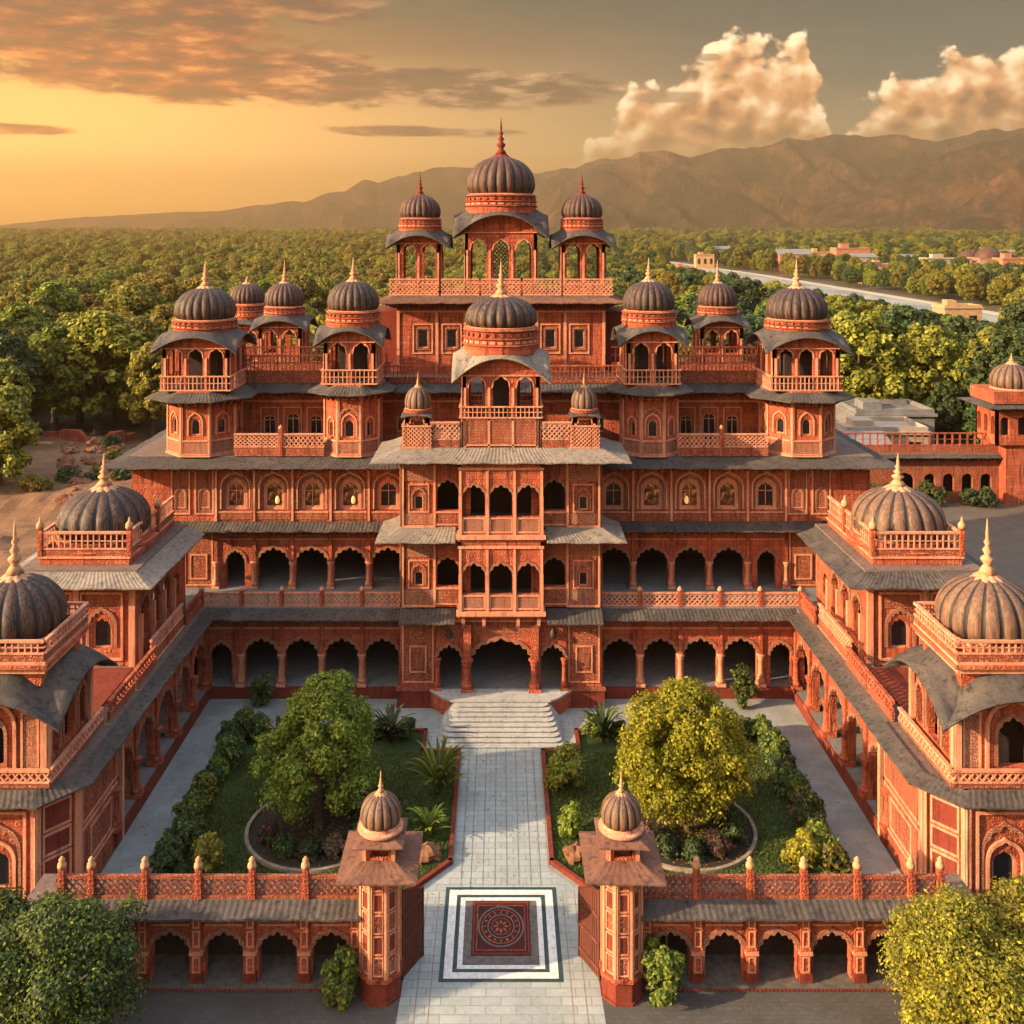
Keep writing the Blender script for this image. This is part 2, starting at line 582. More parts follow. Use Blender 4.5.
def wall(mb, L, z0, z1, ops, t=.35, m='stone', inner=None, top_fn=None, y=0.0):
    """wall of length L with arched openings; ops: (centre, width, sill, spring, rise, cusps)"""
    inner = inner or m
    ops = sorted(ops)
    T = top_fn or (lambda x: z1)

    def panel(x0, za, x1, zb=None):
        for yy, flip, mm in ((y, False, m), (y + t, True, inner)):
            q = [(x0, yy, za), (x1, yy, za), (x1, yy, T(x1)), (x0, yy, T(x0))]
            mb.add(q, [(0, 1, 2, 3) if not flip else (3, 2, 1, 0)], mm)

    def span(x0, x1, za):
        if top_fn is None:
            panel(x0, za, x1)
        else:
            k = max(1, int((x1 - x0) / .35))
            for i in range(k): panel(x0 + (x1 - x0) * i / k, za, x0 + (x1 - x0) * (i + 1) / k)
    br = [0.0] + [(ops[i][0] + ops[i][1] / 2 + ops[i + 1][0] - ops[i + 1][1] / 2) / 2 for i in range(len(ops) - 1)] + [L]
    if not ops: span(0, L, z0)
    for i, (c, w, sill, spr, rise, cusp) in enumerate(ops):
        x0, x1 = br[i], br[i + 1]
        j0, j1 = c - w / 2, c + w / 2
        span(x0, j0, z0)
        span(j1, x1, z0)
        ap = [(c + px, spr + pz) for px, pz in arch_pts(w, rise, cusp)]
        for (ax, azz), (bx, bz) in zip(ap, ap[1:]):
            mb.add([(ax, y, azz), (bx, y, bz), (bx, y, T(bx)), (ax, y, T(ax))], [(0, 1, 2, 3)], m)
            mb.add([(ax, y + t, azz), (bx, y + t, bz), (bx, y + t, T(bx)), (ax, y + t, T(ax))], [(3, 2, 1, 0)], inner)
            mb.add([(ax, y, azz), (bx, y, bz), (bx, y + t, bz), (ax, y + t, azz)], [(3, 2, 1, 0)], m)
        for jx, fl in ((j0, 0), (j1, 1)):
            mb.add([(jx, y, sill), (jx, y + t, sill), (jx, y + t, spr), (jx, y, spr)], [(0, 1, 2, 3) if not fl else (3, 2, 1, 0)], m)
        if sill > z0 + .01:
            mb.add([(j0, y, z0), (j1, y, z0), (j1, y, sill), (j0, y, sill)], [(0, 1, 2, 3)], m)
            mb.add([(j0, y + t, z0), (j1, y + t, z0), (j1, y + t, sill), (j0, y + t, sill)], [(3, 2, 1, 0)], inner)
            mb.add([(j0, y, sill), (j1, y, sill), (j1, y + t, sill), (j0, y + t, sill)], [(0, 1, 2, 3)], m)
    if top_fn is None:
        mb.add([(0, y, z1), (L, y, z1), (L, y + t, z1), (0, y + t, z1)], [(0, 1, 2, 3)], m)
    for ex, fl in ((0, 1), (L, 0)):
        mb.add([(ex, y, z0), (ex, y + t, z0), (ex, y + t, T(ex)), (ex, y, T(ex))], [(0, 1, 2, 3) if not fl else (3, 2, 1, 0)], m)


def band(mb, c, w, spr, rise, cusps, bw, proud, m, y=0.0, leg=0.0):
    """moulding that follows an arch, standing proud of the wall"""
    a = arch_pts(w, rise, cusps)
    b = arch_pts(w + 2 * bw, rise + bw * 1.25, 0)
    if leg:
        a = [(-w / 2, -leg)] + a + [(w / 2, -leg)]
        b = [(-w / 2 - bw, -leg)] + b + [(w / 2 + bw, -leg)]
    n = len(a)
    vs = [(c + x, y - proud, spr + z) for x, z in a] + [(c + x, y - proud, spr + z) for x, z in b] \
        + [(c + x, y, spr + z) for x, z in b] + [(c + x, y, spr + z) for x, z in a]
    fs = []
    for i in range(n - 1):
        fs += [(i, i + 1, n + i + 1, n + i), (n + i, n + i + 1, 2 * n + i + 1, 2 * n + i), (3 * n + i, 3 * n + i + 1, i + 1, i)]
    fs += [(0, n, 2 * n, 3 * n), (n - 1, 4 * n - 1, 3 * n - 1, 2 * n - 1)]
    mb.add(vs, fs, m)


def frame(mb, x0, x1, z0, z1, w, proud, m, y=0.0):
    mb.box(x0, x0 + w, y - proud, y, z0, z1, m)
    mb.box(x1 - w, x1, y - proud, y, z0, z1, m)
    mb.box(x0 + w, x1 - w, y - proud, y, z1 - w, z1, m)
    mb.box(x0 + w, x1 - w, y - proud, y, z0, z0 + w, m)


def panel(mb, x0, x1, z0, z1, y=0.0, m='carved', fm='trim', w=.09):
    """framed carved field lying on a wall"""
    frame(mb, x0, x1, z0, z1, w, .07, fm, y)
    mb.box(x0 + w, x1 - w, y - .025, y, z0 + w, z1 - w, m)


def window(parent, mx, fr, c, w, sill, spr, rise, y=.12, cusps=0, lit=False, mull=True, kind='trim'):
    """glazed window as a part: frame with a pane beneath it"""
    mb = MB(mx).at(*fr)
    bw = min(.09, w * .13)
    H = spr - sill
    a = arch_pts(w, rise, cusps)
    fr_o = [(-w / 2, -H)] + a + [(w / 2, -H)]
    kx, kz = (w - 2 * bw) / w, (rise - bw) / max(rise, .01)
    fr_i = [(-w / 2 + bw, -H + bw)] + [(x * kx, z * max(kz, .2)) for x, z in a] + [(w / 2 - bw, -H + bw)]
    n = len(fr_o)
    vs = [(c + x, y, spr + z) for x, z in fr_o] + [(c + x, y, spr + z) for x, z in fr_i] + [(c + x, y + .1, spr + z) for x, z in fr_i]
    fs = [(i, n + i, n + (i + 1) % n, (i + 1) % n) for i in range(n)] + [(n + i, 2 * n + i, 2 * n + (i + 1) % n, n + (i + 1) % n) for i in range(n)]
    mb.add(vs, fs, kind)
    if mull:
        mb.box(c - .025, c + .025, y + .01, y + .07, sill + bw, spr + rise * .7, kind)
        mb.box(c - w / 2 + bw, c - .025, y + .01, y + .06, spr - .03, spr + .02, kind)
        mb.box(c + .025, c + w / 2 - bw, y + .01, y + .06, spr - .03, spr + .02, kind)
    o = build('window', mb, parent)
    mp = MB(mx).at(*fr)
    vs = [(c + x * .99, y + .09, spr + z * .995) for x, z in fr_o]
    mp.add(vs, [tuple(range(len(vs)))], 'amber' if lit else 'pane')
    build('pane', mp, o)
    if lit == 2:
        ml = MB(mx).at(*fr)
        ml.lathe(c - w * .16, y + .03, [(.02, sill + .18), (.11, sill + .24), (.14, sill + .42), (.10, sill + .62), (.03, sill + .7)], 10, 'lamp')
        build('lamp', ml, o)
    return o


def column(mb, x, y, z0, z1, r, m='trim', n=12):
    h = z1 - z0
    mb.box(x - r * 1.35, x + r * 1.35, y - r * 1.35, y + r * 1.35, z0, z0 + .10 * h, m)
    mb.lathe(x, y, [(r * 1.1, z0 + .10 * h), (r * 1.38, z0 + .16 * h), (r * 1.30, z0 + .22 * h), (r * .95, z0 + .29 * h), (r * 1.05, z0 + .31 * h),
                    (r * .86, z0 + .36 * h), (r * .78, z0 + .82 * h), (r * 1.0, z0 + .84 * h), (r * .85, z0 + .87 * h), (r * 1.35, z0 + .97 * h), (r * 1.4, z1)], n, m)


def lattice(mb, x0, x1, z0, z1, y=0.0, t=.08, style='bal', m='trim', solid=None, rail=.09, step=.2):
    """pierced railing between two rails; solid = height of a closed carved dado under it"""
    za = z0
    if solid:
        mb.box(x0, x1, y - t / 2, y + t / 2, z0, z0 + solid, 'carved')
        mb.box(x0, x1, y - t / 2 - .03, y + t / 2 + .03, z0 + solid, z0 + solid + .06, m)
        za = z0 + solid + .06
    else:
        mb.box(x0, x1, y - t / 2 - .02, y + t / 2 + .02, z0, z0 + rail, m)
        za = z0 + rail
    zb = z1 - rail
    mb.box(x0, x1, y - t / 2 - .035, y + t / 2 + .035, zb, z1, m)
    step *= 1.55
    n = max(2, int(round((x1 - x0) / step)))
    dx = (x1 - x0) / n
    w = step * .23
    for i in range(n + 1):
        x = x0 + i * dx
        if style == 'bal':
            if 0 < i < n: mb.box(x - w / 2, x + w / 2, y - .03, y + .03, za, zb, m)
        if style == 'x' and i < n:
            k = max(1, int(round((zb - za) / dx)))
            hz = (zb - za) / k
            for j in range(k):
                q = za + j * hz
                mb.bar((x, y, q), (x + dx, y, q + hz), w, m)
                mb.bar((x, y + .012, q + hz), (x + dx, y + .012, q), w, m)
    if style == 'bal':
        for f in (.5,):
            zz = za + (zb - za) * f
            mb.box(x0, x1, y - .022, y + .022, zz - .025, zz + .025, m)


def eave(mb, path, z, out, drop, closed=False, m='slate', brackets=True, bm='deep', seg=.12, thick=.07, corr=.02):
    """sloping stone eave along a wall line; outward is to the right of the direction of travel"""
    P = [Vector((x, y)) for x, y in path]
    n = len(P)

    def nrm(a, b):
        d = (b - a).normalized()
        return Vector((d.y, -d.x))
    offs = []
    for i in range(n):
        if closed or 0 < i < n - 1:
            n1 = nrm(P[i - 1], P[i])
            n2 = nrm(P[i], P[(i + 1) % n])
            b = (n1 + n2)
            b = b / max(b.dot(n1), .2)
            offs.append(b)
        elif i == 0: offs.append(nrm(P[0], P[1]))
        else: offs.append(nrm(P[-2], P[-1]))
    prof = [(0, 0), (.22, .30), (.55, .66), (1.0, 1.0)]
    cnt = n if closed else n - 1
    for i in range(cnt):
        a, b = P[i], P[(i + 1) % n]
        oa, ob = offs[i], offs[(i + 1) % n]
        L = ((b + ob * out) - (a + oa * out)).length
        k = max(2, int(L / seg))
        rows = []
        for j in range(k + 1):
            t = j / k
            p = a.lerp(b, t)
            o = oa.lerp(ob, t)
            rr = corr * (j % 2) if 0 < j < k else 0
            wob = .018 * math.sin(p.x * 3.1 + p.y * 2.3) + .012 * math.sin(p.x * 7.7 + p.y * 5.1)
            rows.append([(p.x + o.x * out * f, p.y + o.y * out * f, z - drop * g + rr + wob * f) for f, g in prof])
        q = len(prof)
        vs = [v for r in rows for v in r]
        base = len(vs)
        vs += [(x, y_, zz - thick) for r in rows for x, y_, zz in r]
        fs = []
        for j in range(k):
            for c in range(q - 1):
                fs.append((j * q + c, j * q + c + 1, (j + 1) * q + c + 1, (j + 1) * q + c))
                fs.append((base + (j + 1) * q + c, base + (j + 1) * q + c + 1, base + j * q + c + 1, base + j * q + c))
            fs.append((j * q + q - 1, base + j * q + q - 1, base + (j + 1) * q + q - 1, (j + 1) * q + q - 1))
        for j in (0, k):
            for c in range(q - 1):
                f = (j * q + c, base + j * q + c, base + j * q + c + 1, j * q + c + 1)
                fs.append(f if j == 0 else f[::-1])
        mb.add(vs, fs, m)
        if brackets:
            kb = max(1, int((b - a).length / .42))
            nn = nrm(a, b)
            d = (b - a).normalized()
            for j in range(kb):
                p = a.lerp(b, (j + .5) / kb)
                w = .055
                l = out * .72
                z1 = z - thick - .05
                A = [p + d * w, p - d * w]
                vs = []
                for s_ in A:
                    for f, zz in ((0, z1 - drop * .15), (l, z1 - drop * .78), (l, z1 - drop * .78 - .09), (0, z1 - drop - .42)):
                        e = s_ + nn * f
                        vs.append((e.x, e.y, zz))
                mb.add(vs, [(0, 1, 2, 3), (7, 6, 5, 4), (0, 4, 5, 1), (1, 5, 6, 2), (2, 6, 7, 3)], bm)


def dome_profile(Rr, H, z):
    pr = []
    n = 18
    for i in range(n + 1):
        t = i / n
        if t < .22:
            r = Rr * (.90 + .10 * math.sin(t / .22 * math.pi / 2))
        else:
            s_ = (t - .22) / .78
            r = Rr * (max(0.0, 1 - s_ ** 2.25)) ** .5
        pr.append((max(r, Rr * .20), z + H * t))
    return pr


def dome_parts(mx, cx, cy, z, Rr, H, fin, parent, mat='dome', lobes=22, name='dome', nest=True, finm='gilt', neck=True):
    """ribbed dome with a pale lotus collar and a turned finial"""
    mb = MB(mx)
    mb.lathe(cx, cy, dome_profile(Rr, H, z), lobes * 8, mat, lobes, .075, 'groove')
    if neck:
        k = lobes * 2
        mb.lathe(cx, cy, [(Rr * .93, z - .10 * H), (Rr * 1.0, z - .05 * H), (Rr * .95, z), (Rr * .93, z + .02 * H)], 48, 'trim')
    d = build(name, mb, parent)
    mf = MB(mx)
    zt = z + H
    rb = Rr * .36
    mf.lathe(cx, cy, [(rb * 1.15, zt - .135 * H), (rb * 1.2, zt - .09 * H), (rb * .85, zt - .03 * H), (rb * .62, zt + .02 * H), (rb * .45, zt + .06 * H)], 40, finm, 10, .16)
    z0 = zt + .05 * H
    q = fin
    prof = [(rb * .5, z0), (rb * .30, z0 + .12 * q), (rb * .18, z0 + .16 * q), (rb * .36, z0 + .24 * q), (rb * .36, z0 + .28 * q), (rb * .14, z0 + .34 * q),
            (rb * .27, z0 + .42 * q), (rb * .10, z0 + .50 * q), (rb * .19, z0 + .57 * q), (rb * .08, z0 + .64 * q), (rb * .10, z0 + .72 * q), (.012, z0 + q)]
    mf.lathe(cx, cy, prof, 12, finm)
    build('finial', mf, d if nest else parent)
    return d


def bangla(mb, cx, cy, a, b, p, z0, rise, drop, m='slate', ztop=None, rin=1.0, thick=.08):
    """four eaves whose middles rise in a bow and whose corners droop, closed in to a drum above"""
    N = 18
    zt = ztop if ztop is not None else z0 + rise + .12
    for side in range(4):
        vs = []
        rows = 0
        for i in range(N + 1):
            t = -1 + 2 * i / N
            arc = rise * (1 - t * t)
            corr = 0.0
            pts = []
            for f, (zz) in ((-1, None), (0, z0 + arc), (.5, z0 + arc - drop * .62 + corr), (1.0, z0 + arc - drop + corr)):
                if f == -1:
                    q = {0: (t * a, -b), 1: (a, t * b), 2: (-t * a, b), 3: (-a, -t * b)}[side]
                    k_ = min(rin, min(a, b) * .97) / math.hypot(*q)
                    pts.append((cx + q[0] * k_, cy + q[1] * k_, zt))
                    continue
                else:
                    ax, by = a + p * f, b + p * f
                if side == 0: q = (t * ax, -by)
                elif side == 1: q = (ax, t * by)
                elif side == 2: q = (-t * ax, by)
                else: q = (-ax, -t * by)
                pts.append((cx + q[0], cy + q[1], zz))
            vs += pts
        q = 4
        base = len(vs)
        vs += [(x, y, z - thick) for x, y, z in vs]
        fs = []
        for j in range(N):
            for c in range(q - 1):
                fs.append((j * q + c, j * q + c + 1, (j + 1) * q + c + 1, (j + 1) * q + c))
                fs.append((base + (j + 1) * q + c, base + (j + 1) * q + c + 1, base + j * q + c + 1, base + j * q + c))
            fs.append((j * q + q - 1, base + j * q + q - 1, base + (j + 1) * q + q - 1, (j + 1) * q + q - 1))
        mb.add(vs, fs, m, True)


def kiosk(parent, mx, cx, cy, z, a, b, rail, spring, hc, rise, out, drop, zd, Rr, H, fin, nf=3, ns=3, name='kiosk',
          mat='dome', dado=0.0, eavem='slate', label=None, screen=False, lobes=22, finm='gilt', solid_back=False, wm='stone', style='bal', core=False):
    """domed pavilion: pierced parapet, cusped arches, bowed eaves, ringed drum, ribbed dome"""
    mb = MB(mx)
    mb.box(cx - a, cx + a, cy - b, cy + b, z, z + .12, 'roof')
    fr4 = [(cx - a, cy - b, 0, 2 * a, nf), (cx + a, cy - b, 90, 2 * b, ns), (cx + a, cy + b, 180, 2 * a, nf), (cx - a, cy + b, 270, 2 * b, ns)]
    sill = z + dado + rail
    for i, (ox, oy, dg, L, n) in enumerate(fr4):
        mb.at(ox, oy, dg)
        e = .16
        bw = (L - 2 * e) / n
        T = lambda x, L=L: z + hc + rise * (1 - (2 * x / L - 1) ** 2) - .05
        ops = [(e + bw * (k + .5), bw * .68, z + dado + .05, z + spring, min(bw * .48, (hc - spring) * .9 + rise * (.25 if abs(k - (n - 1) / 2) < .6 else .05)), 3) for k in range(n)]
        wall(mb, L, z + .02, None, ops, .24, wm, 'stone', top_fn=T)
        for o in ops:
            band(mb, o[0], o[1], o[3], o[4], 3, .06, .04, 'trim')
        for k in range(n + 1):
            xx = min(max(e + bw * k, .1), L - .1)
            mb.box(xx - .07, xx + .07, -.07, 0, z + .02, z + spring, 'trim')
        mb.box(0, L, -.10, .0, z + hc - .12 * 1, z + hc - .04, 'trim')
        if dado:
            panel(mb, .12, L - .12, z + .1, z + dado - .05)
    mb.at(0, 0, 0)
    if core: mb.box(cx - a * .5, cx + a * .5, cy - b * .45, cy + b * .55, z + .121, z + hc + .1, 'inner')  # dark block added so the arches look shaded inside
    # ringed drum
    zt = z + hc + rise
    r0 = Rr * 1.03
    hh = zd - zt
    mb.lathe(cx, cy, [(r0, zt - .35), (r0, zt + .10 * hh), (r0 * 1.05, zt + .18 * hh), (r0 * .98, zt + .24 * hh), (r0 * .98, zt + .42 * hh), (r0 * 1.04, zt + .5 * hh),
                      (r0 * .95, zt + .58 * hh), (r0 * .94, zt + .80 * hh), (r0 * 1.02, zt + .88 * hh), (Rr * .98, zd)], 32, wm, smooth=False)
    nd = 28
    for k in range(nd):
        a_ = 2 * math.pi * k / nd
        rr_ = r0 * .985
        zz_ = zt + .27 * hh
        mb.at(cx + rr_ * math.cos(a_), cy + rr_ * math.sin(a_), math.degrees(a_) + 90)
        mb.box(-r0 * .07, r0 * .07, -.03, .03, zz_, zt + .40 * hh, 'trim')
        mb.box(-r0 * .06, r0 * .06, -.02, .05, zt + .60 * hh, zt + .78 * hh, 'carved')
    mb.at(0, 0, 0)
    body = build(name, mb, parent, label)
    me_ = MB(mx)
    bangla(me_, cx, cy, a, b, out, z + hc, rise, drop, eavem, zt + .02, r0 * .97)
    build('eave', me_, body)
    if rail > 0:
        for i, (ox, oy, dg, L, n) in enumerate(fr4):
            mr = MB(mx).at(ox, oy, dg)
            lattice(mr, -.14, L + .14, z + dado, sill, -.13, .07, style, 'trim', None, .08, .17)
            build('balustrade', mr, body)
    if screen:
        ms = MB(mx).at(cx - a, cy + b - .12, 0)
        bw = (2 * a - .32) / nf
        lattice(ms, .16 + bw * (nf // 2) + bw * .1, .16 + bw * (nf // 2) + bw * .9, z + .2, z + spring + bw * .45, 0, .05, 'x', 'marble', None, .06, .2)
        build('screen', ms, body)
    dome_parts(mx, cx, cy, zd, Rr, H, fin, body, mat, lobes, nest=False, finm=finm)
    return body


def octagon(cx, cy, ap):
    c = ap / math.cos(math.pi / 8)
    return [(cx + c * math.cos(R(-112.5 + 45 * i)), cy + c * math.sin(R(-112.5 + 45 * i))) for i in range(8)]


def faces_of(poly):
    """frames for the walls of a counter-clockwise polygon: (ox, oy, degrees, length)"""
    r = []
    n = len(poly)
    for i in range(n):
        (x0, y0), (x1, y1) = poly[i], poly[(i + 1) % n]
        r.append((x0, y0, math.degrees(math.atan2(y1 - y0, x1 - x0)), math.hypot(x1 - x0, y1 - y0)))
    return r


# ================================================================== THE PALACE
palace = thing('palace', (0, 63.4, 0), 'red sandstone palace of stacked arcades, balconies and many domed kiosks behind the courtyard', 'palace')
BX = 5.95           # half width of the projecting centre
BAY = 2.42
YG, Y1, Y3 = 60.2, 63.4, 67.0


def baycs(n=5): return [BX + BAY * (i + .5) for i in range(n)]


for s in (1, -1):
    # ---------------- ground floor
    mb = MB(s)
    mb.box(BX - .3, 25, 59.95, 66.6, 0, .72, 'deep')
    mb.box(BX - .3, 24.9, 60.05, 66.5, .72, .735, 'floor')
    build('plinth', mb, palace)
    mb = MB(s).at(0, YG, 0)
    L = 18.3
    ops = [(c, 2.0 if i < 4 else 1.25, .735, 2.55, 1.02 if i < 4 else .75, 7) for i, c in enumerate(baycs())]
    mb2 = MB(s).at(BX - .3, YG, 0)
    ops = [(c - BX + .3, w, a, b, r, k) for c, w, a, b, r, k in ops]
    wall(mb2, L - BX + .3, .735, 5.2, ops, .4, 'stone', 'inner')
    for o in ops:
        band(mb2, o[0], o[1], o[3], o[4], 7, .13, .06, 'trimcarved')
    for i in range(6):
        x = BAY * i + .3
        if 0 < i: mb2.box(x - .11, x + .11, -.12, -.002, 2.62, 4.75, 'stone')
    for i in range(5):
        x = BAY * i + .3
        mb2.box(x + .12, x + BAY - .12, -.05, 0, 4.12, 4.22, 'trim')
        mb2.box(x + .12, x + BAY - .12, -.03, 0, 4.28, 4.72, 'carved')
    build('arcade_wall', mb2, palace)
    for i in range(1, 6):
        mc = MB(s)
        column(mc, BX + BAY * i, YG - .06, .735, 2.62, .20)
        build('column', mc, palace)
    # rooms behind, ground and first floor
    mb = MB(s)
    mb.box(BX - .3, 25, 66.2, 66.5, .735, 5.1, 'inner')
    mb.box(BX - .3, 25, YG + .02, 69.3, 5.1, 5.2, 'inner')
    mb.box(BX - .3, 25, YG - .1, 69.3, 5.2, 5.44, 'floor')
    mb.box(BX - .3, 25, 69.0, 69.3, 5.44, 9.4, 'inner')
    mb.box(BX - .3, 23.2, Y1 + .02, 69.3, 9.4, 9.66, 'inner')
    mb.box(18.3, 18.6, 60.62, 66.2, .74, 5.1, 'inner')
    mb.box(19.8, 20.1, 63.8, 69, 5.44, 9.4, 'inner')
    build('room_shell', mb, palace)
    # corner wall beyond the last column, ground and first floor
    # first floor
    mb = MB(s).at(BX - .3, Y1, 0)
    ops = [(BAY * (i + .5) + .3, 1.98 if i < 4 else 1.2, 5.45, 7.05, .98 if i < 4 else .8, 7) for i in range(5)]
    wall(mb, 20.2 - BX + .3, 5.44, 9.6, ops, .4, 'stone', 'inner')
    for o in ops: band(mb, o[0], o[1], o[3], o[4], 7, .13, .06, 'trimcarved')
    for i in range(1, 6):
        x = BAY * i + .3
        mb.box(x - .1, x + .1, -.12, -.002, 7.1, 9.2, 'stone')
    for i in range(5):
        x = BAY * i + .3
        mb.box(x + .12, x + BAY - .12, -.05, 0, 8.5, 8.58, 'trim')
        mb.box(x + .12, x + BAY - .12, -.03, 0, 8.66, 9.1, 'carved')
    x = BAY * 5 + .3
    panel(mb, x + .2, x + 2.0, 5.6, 9.0)
    panel(mb, x + .55, x + 1.65, 6.0, 7.6, -.03)
    build('gallery_wall', mb, palace)
    for i in range(1, 6):
        mc = MB(s)
        column(mc, BX + BAY * i, Y1 - .06, 5.45, 7.12, .18)
        build('column', mc, palace)
    # balustrade of the first floor terrace
    for i in range(5):
        mr = MB(s).at(BX + BAY * i, YG + .1, 0)
        lattice(mr, .13, BAY - .13, 5.45, 6.28, 0, .09, 'x', 'trim', None, .1, .19)
        build('balustrade', mr, palace)
        mp = MB(s).at(BX + BAY * (i + 1), YG + .1, 0)
        mp.box(-.13, .13, -.13, .13, 5.45, 6.36, 'stone')
        mp.lathe(0, 0, [(.12, 6.36), (.17, 6.40), (.15, 6.5), (.08, 6.58), (.02, 6.66)], 10, 'trim')
        build('post', mp, palace)
    # second floor: nested arches with lit windows
    mb = MB(s).at(BX - .3, Y1, 0)
    ops = [(BAY * (i + .5) + .3, 1.74, 10.35, 11.75, .98, 0) for i in range(5)]
    wall(mb, 23.4 - BX + .3, 9.66, 13.5, ops, .22, 'stone', 'stone')
    for i in range(6):
        x = BAY * i + .3
        mb.box(x - .07, x + .07, -.13, -.002, 9.7, 13.3, 'trim')
    for i, o in enumerate(ops):
        band(mb, o[0], o[1], o[3], o[4], 0, .09, .07, 'trim', leg=1.3)
        band(mb, o[0], o[1] + .26, o[3], o[4] + .16, 0, .07, .05, 'trimcarved', leg=1.3)
        mb.box(o[0] - 1.05, o[0] + 1.05, -.06, 0, 9.78, 10.22, 'carved')
        mb.box(o[0] - 1.05, o[0] + 1.05, -.09, 0, 10.22, 10.3, 'trim')
        # the recessed field and its inner arch
        band(mb, o[0], 1.36, o[3] - .05, .74, 5, .10, .06, 'trimcarved', y=.22, leg=1.3)
    ops2 = [(o[0], 1.12, 10.5, 11.55, .6, 5) for o in ops]
    wall(mb, 23.4 - BX + .3, 10.2, 12.85, ops2, .12, 'trim', 'inner', y=.222)
    x = BAY * 5 + .3
    for k in range(2):
        xx = x + .15 + k * 1.5
        panel(mb, xx, xx + 1.2, 10.1, 13.0)
        band(mb, xx + .6, .62, 11.35, .42, 5, .08, .05, 'trimcarved', y=-.03, leg=.9)
    build('upper_wall', mb, palace)
    for i, o in enumerate(ops2):
        window(palace, s, (BX - .3, Y1, 0), o[0], 1.12, 10.5, 11.55, .6, .26, 5, lit=((0, 1, 2, 1, 0) if s > 0 else (0, 2, 1, 2, 1))[i], mull=(i % 2 == 0))
    for k in range(2):
        window(palace, s, (BX - .3, Y1, 0), x + .75 + k * 1.5, .6, 10.5, 11.35, .4, -.035, 0, mull=False)
    mb = MB(s)
    mb.box(BX - .3, 23.1, Y1 + .7, Y1 + .9, 9.66, 13.5, 'inner')
    mb.box(BX - .3, 23.6, Y1 - .05, 76, 13.5, 13.8, 'roof')
    build('terrace_slab', mb, palace)
    # end wall of the second floor with the lower roof beyond it
    mb = MB(s).at(23.1, Y1 + .38, 90)
    wall(mb, 11, 5.5, 13.5, [(2.0, .7, 10.6, 11.5, .4, 0), (4.5, .7, 10.6, 11.5, .4, 0)], .3, 'stone')
    panel(mb, .3, 3.6, 9.8, 13.0, m='stone')
    build('end_wall', mb, palace)
    # eaves
    mb = MB(s)
    eave(mb, [(BX, YG), (18.0, YG)], 5.40, 1.25, .30)
    build('eave', mb, palace)
    mb = MB(s)
    eave(mb, [(BX, Y1), (20.3, Y1)], 9.66, 1.15, .30)
    build('eave', mb, palace)
    mb = MB(s)
    eave(mb, [(BX, Y1), (23.4, Y1), (23.4, 75)], 13.78, 1.5, .42)
    build('eave', mb, palace)
    # third floor set back
    mb = MB(s).at(0, Y3, 0)
    ops = [(6.6, .8, 14.6, 15.5, .3, 0), (12.4, .85, 14.2, 15.4, .35, 0), (13.95, .9, 14.0, 15.5, .42, 0), (15.5, .85, 14.2, 15.4, .35, 0)]
    wall(mb, 18.3, 13.8, 17.65, ops, .35, 'stone', 'inner')
    for o in ops[1:]: frame(mb, o[0] - .62, o[0] + .62, 13.95, 16.3, .08, .06, 'trim')
    mb.box(0, 18.3, -.06, 0, 16.6, 16.75, 'trim')
    mb.box(0, 18.3, -.04, 0, 16.8, 17.4, 'carved')
    build('set_back_wall', mb, palace)
    for o in ops: window(palace, s, (0, Y3, 0), *o[:5], y=.1)
    mb = MB(s)
    mb.box(0, 19.5, Y3 - .1, 78, 17.65, 17.92, 'roof')
    mb.box(0, 19.4, 77.7, 78, 13.8, 17.65, 'stone')
    mb.box(18.0, 18.3, Y3 + .36, 77.7, 13.8, 17.65, 'stone')
    build('roof_terrace', mb, palace)
    mb = MB(s)
    eave(mb, [(0, Y3), (18.0, Y3)], 17.9, 1.5, .4)
    build('eave', mb, palace)
    for x0, x1 in ((11.2, 13.85), (14.05, 16.9)):
        mr = MB(s).at(0, Y1 - .1, 0)
        lattice(mr, x0, x1, 13.82, 15.25, 0, .1, 'x', 'trim', .55, .1, .19)
        build('balustrade', mr, palace)
    mp = MB(s).at(13.95, Y1 - .1, 0)
    mp.box(-.12, .12, -.13, .13, 13.82, 15.5, 'stone')
    mp.lathe(0, 0, [(.10, 15.5), (.15, 15.55), (.13, 15.66), (.02, 15.8)], 10, 'trim')
    build('post', mp, palace)
    mr = MB(s).at(0, Y3 - .1, 0)
    lattice(mr, 2.6, 8.0, 17.93, 19.1, 0, .09, 'bal', 'stone', .30, .09, .17)
    build('balustrade', mr, palace)
    mr = MB(s).at(0, Y3 - .1, 0)
    lattice(mr, 11.2, 17.3, 17.93, 19.75, 0, .09, 'bal', 'stone', .75, .09, .17)
    build('balustrade', mr, palace)
    mr = MB(s).at(0, 70.8, 0)
    lattice(mr, 7.8, 19.3, 17.93, 19.9, 0, .09, 'bal', 'deep', .8, .09, .2)
    build('balustrade', mr, palace)
    # side parapet of the roof
    mr = MB(s).at(19.35, 67.2, 90)
    lattice(mr, 0, 10.6, 17.93, 19.2, 0, .09, 'bal', 'stone', .4, .09, .2)
    build('balustrade', mr, palace)

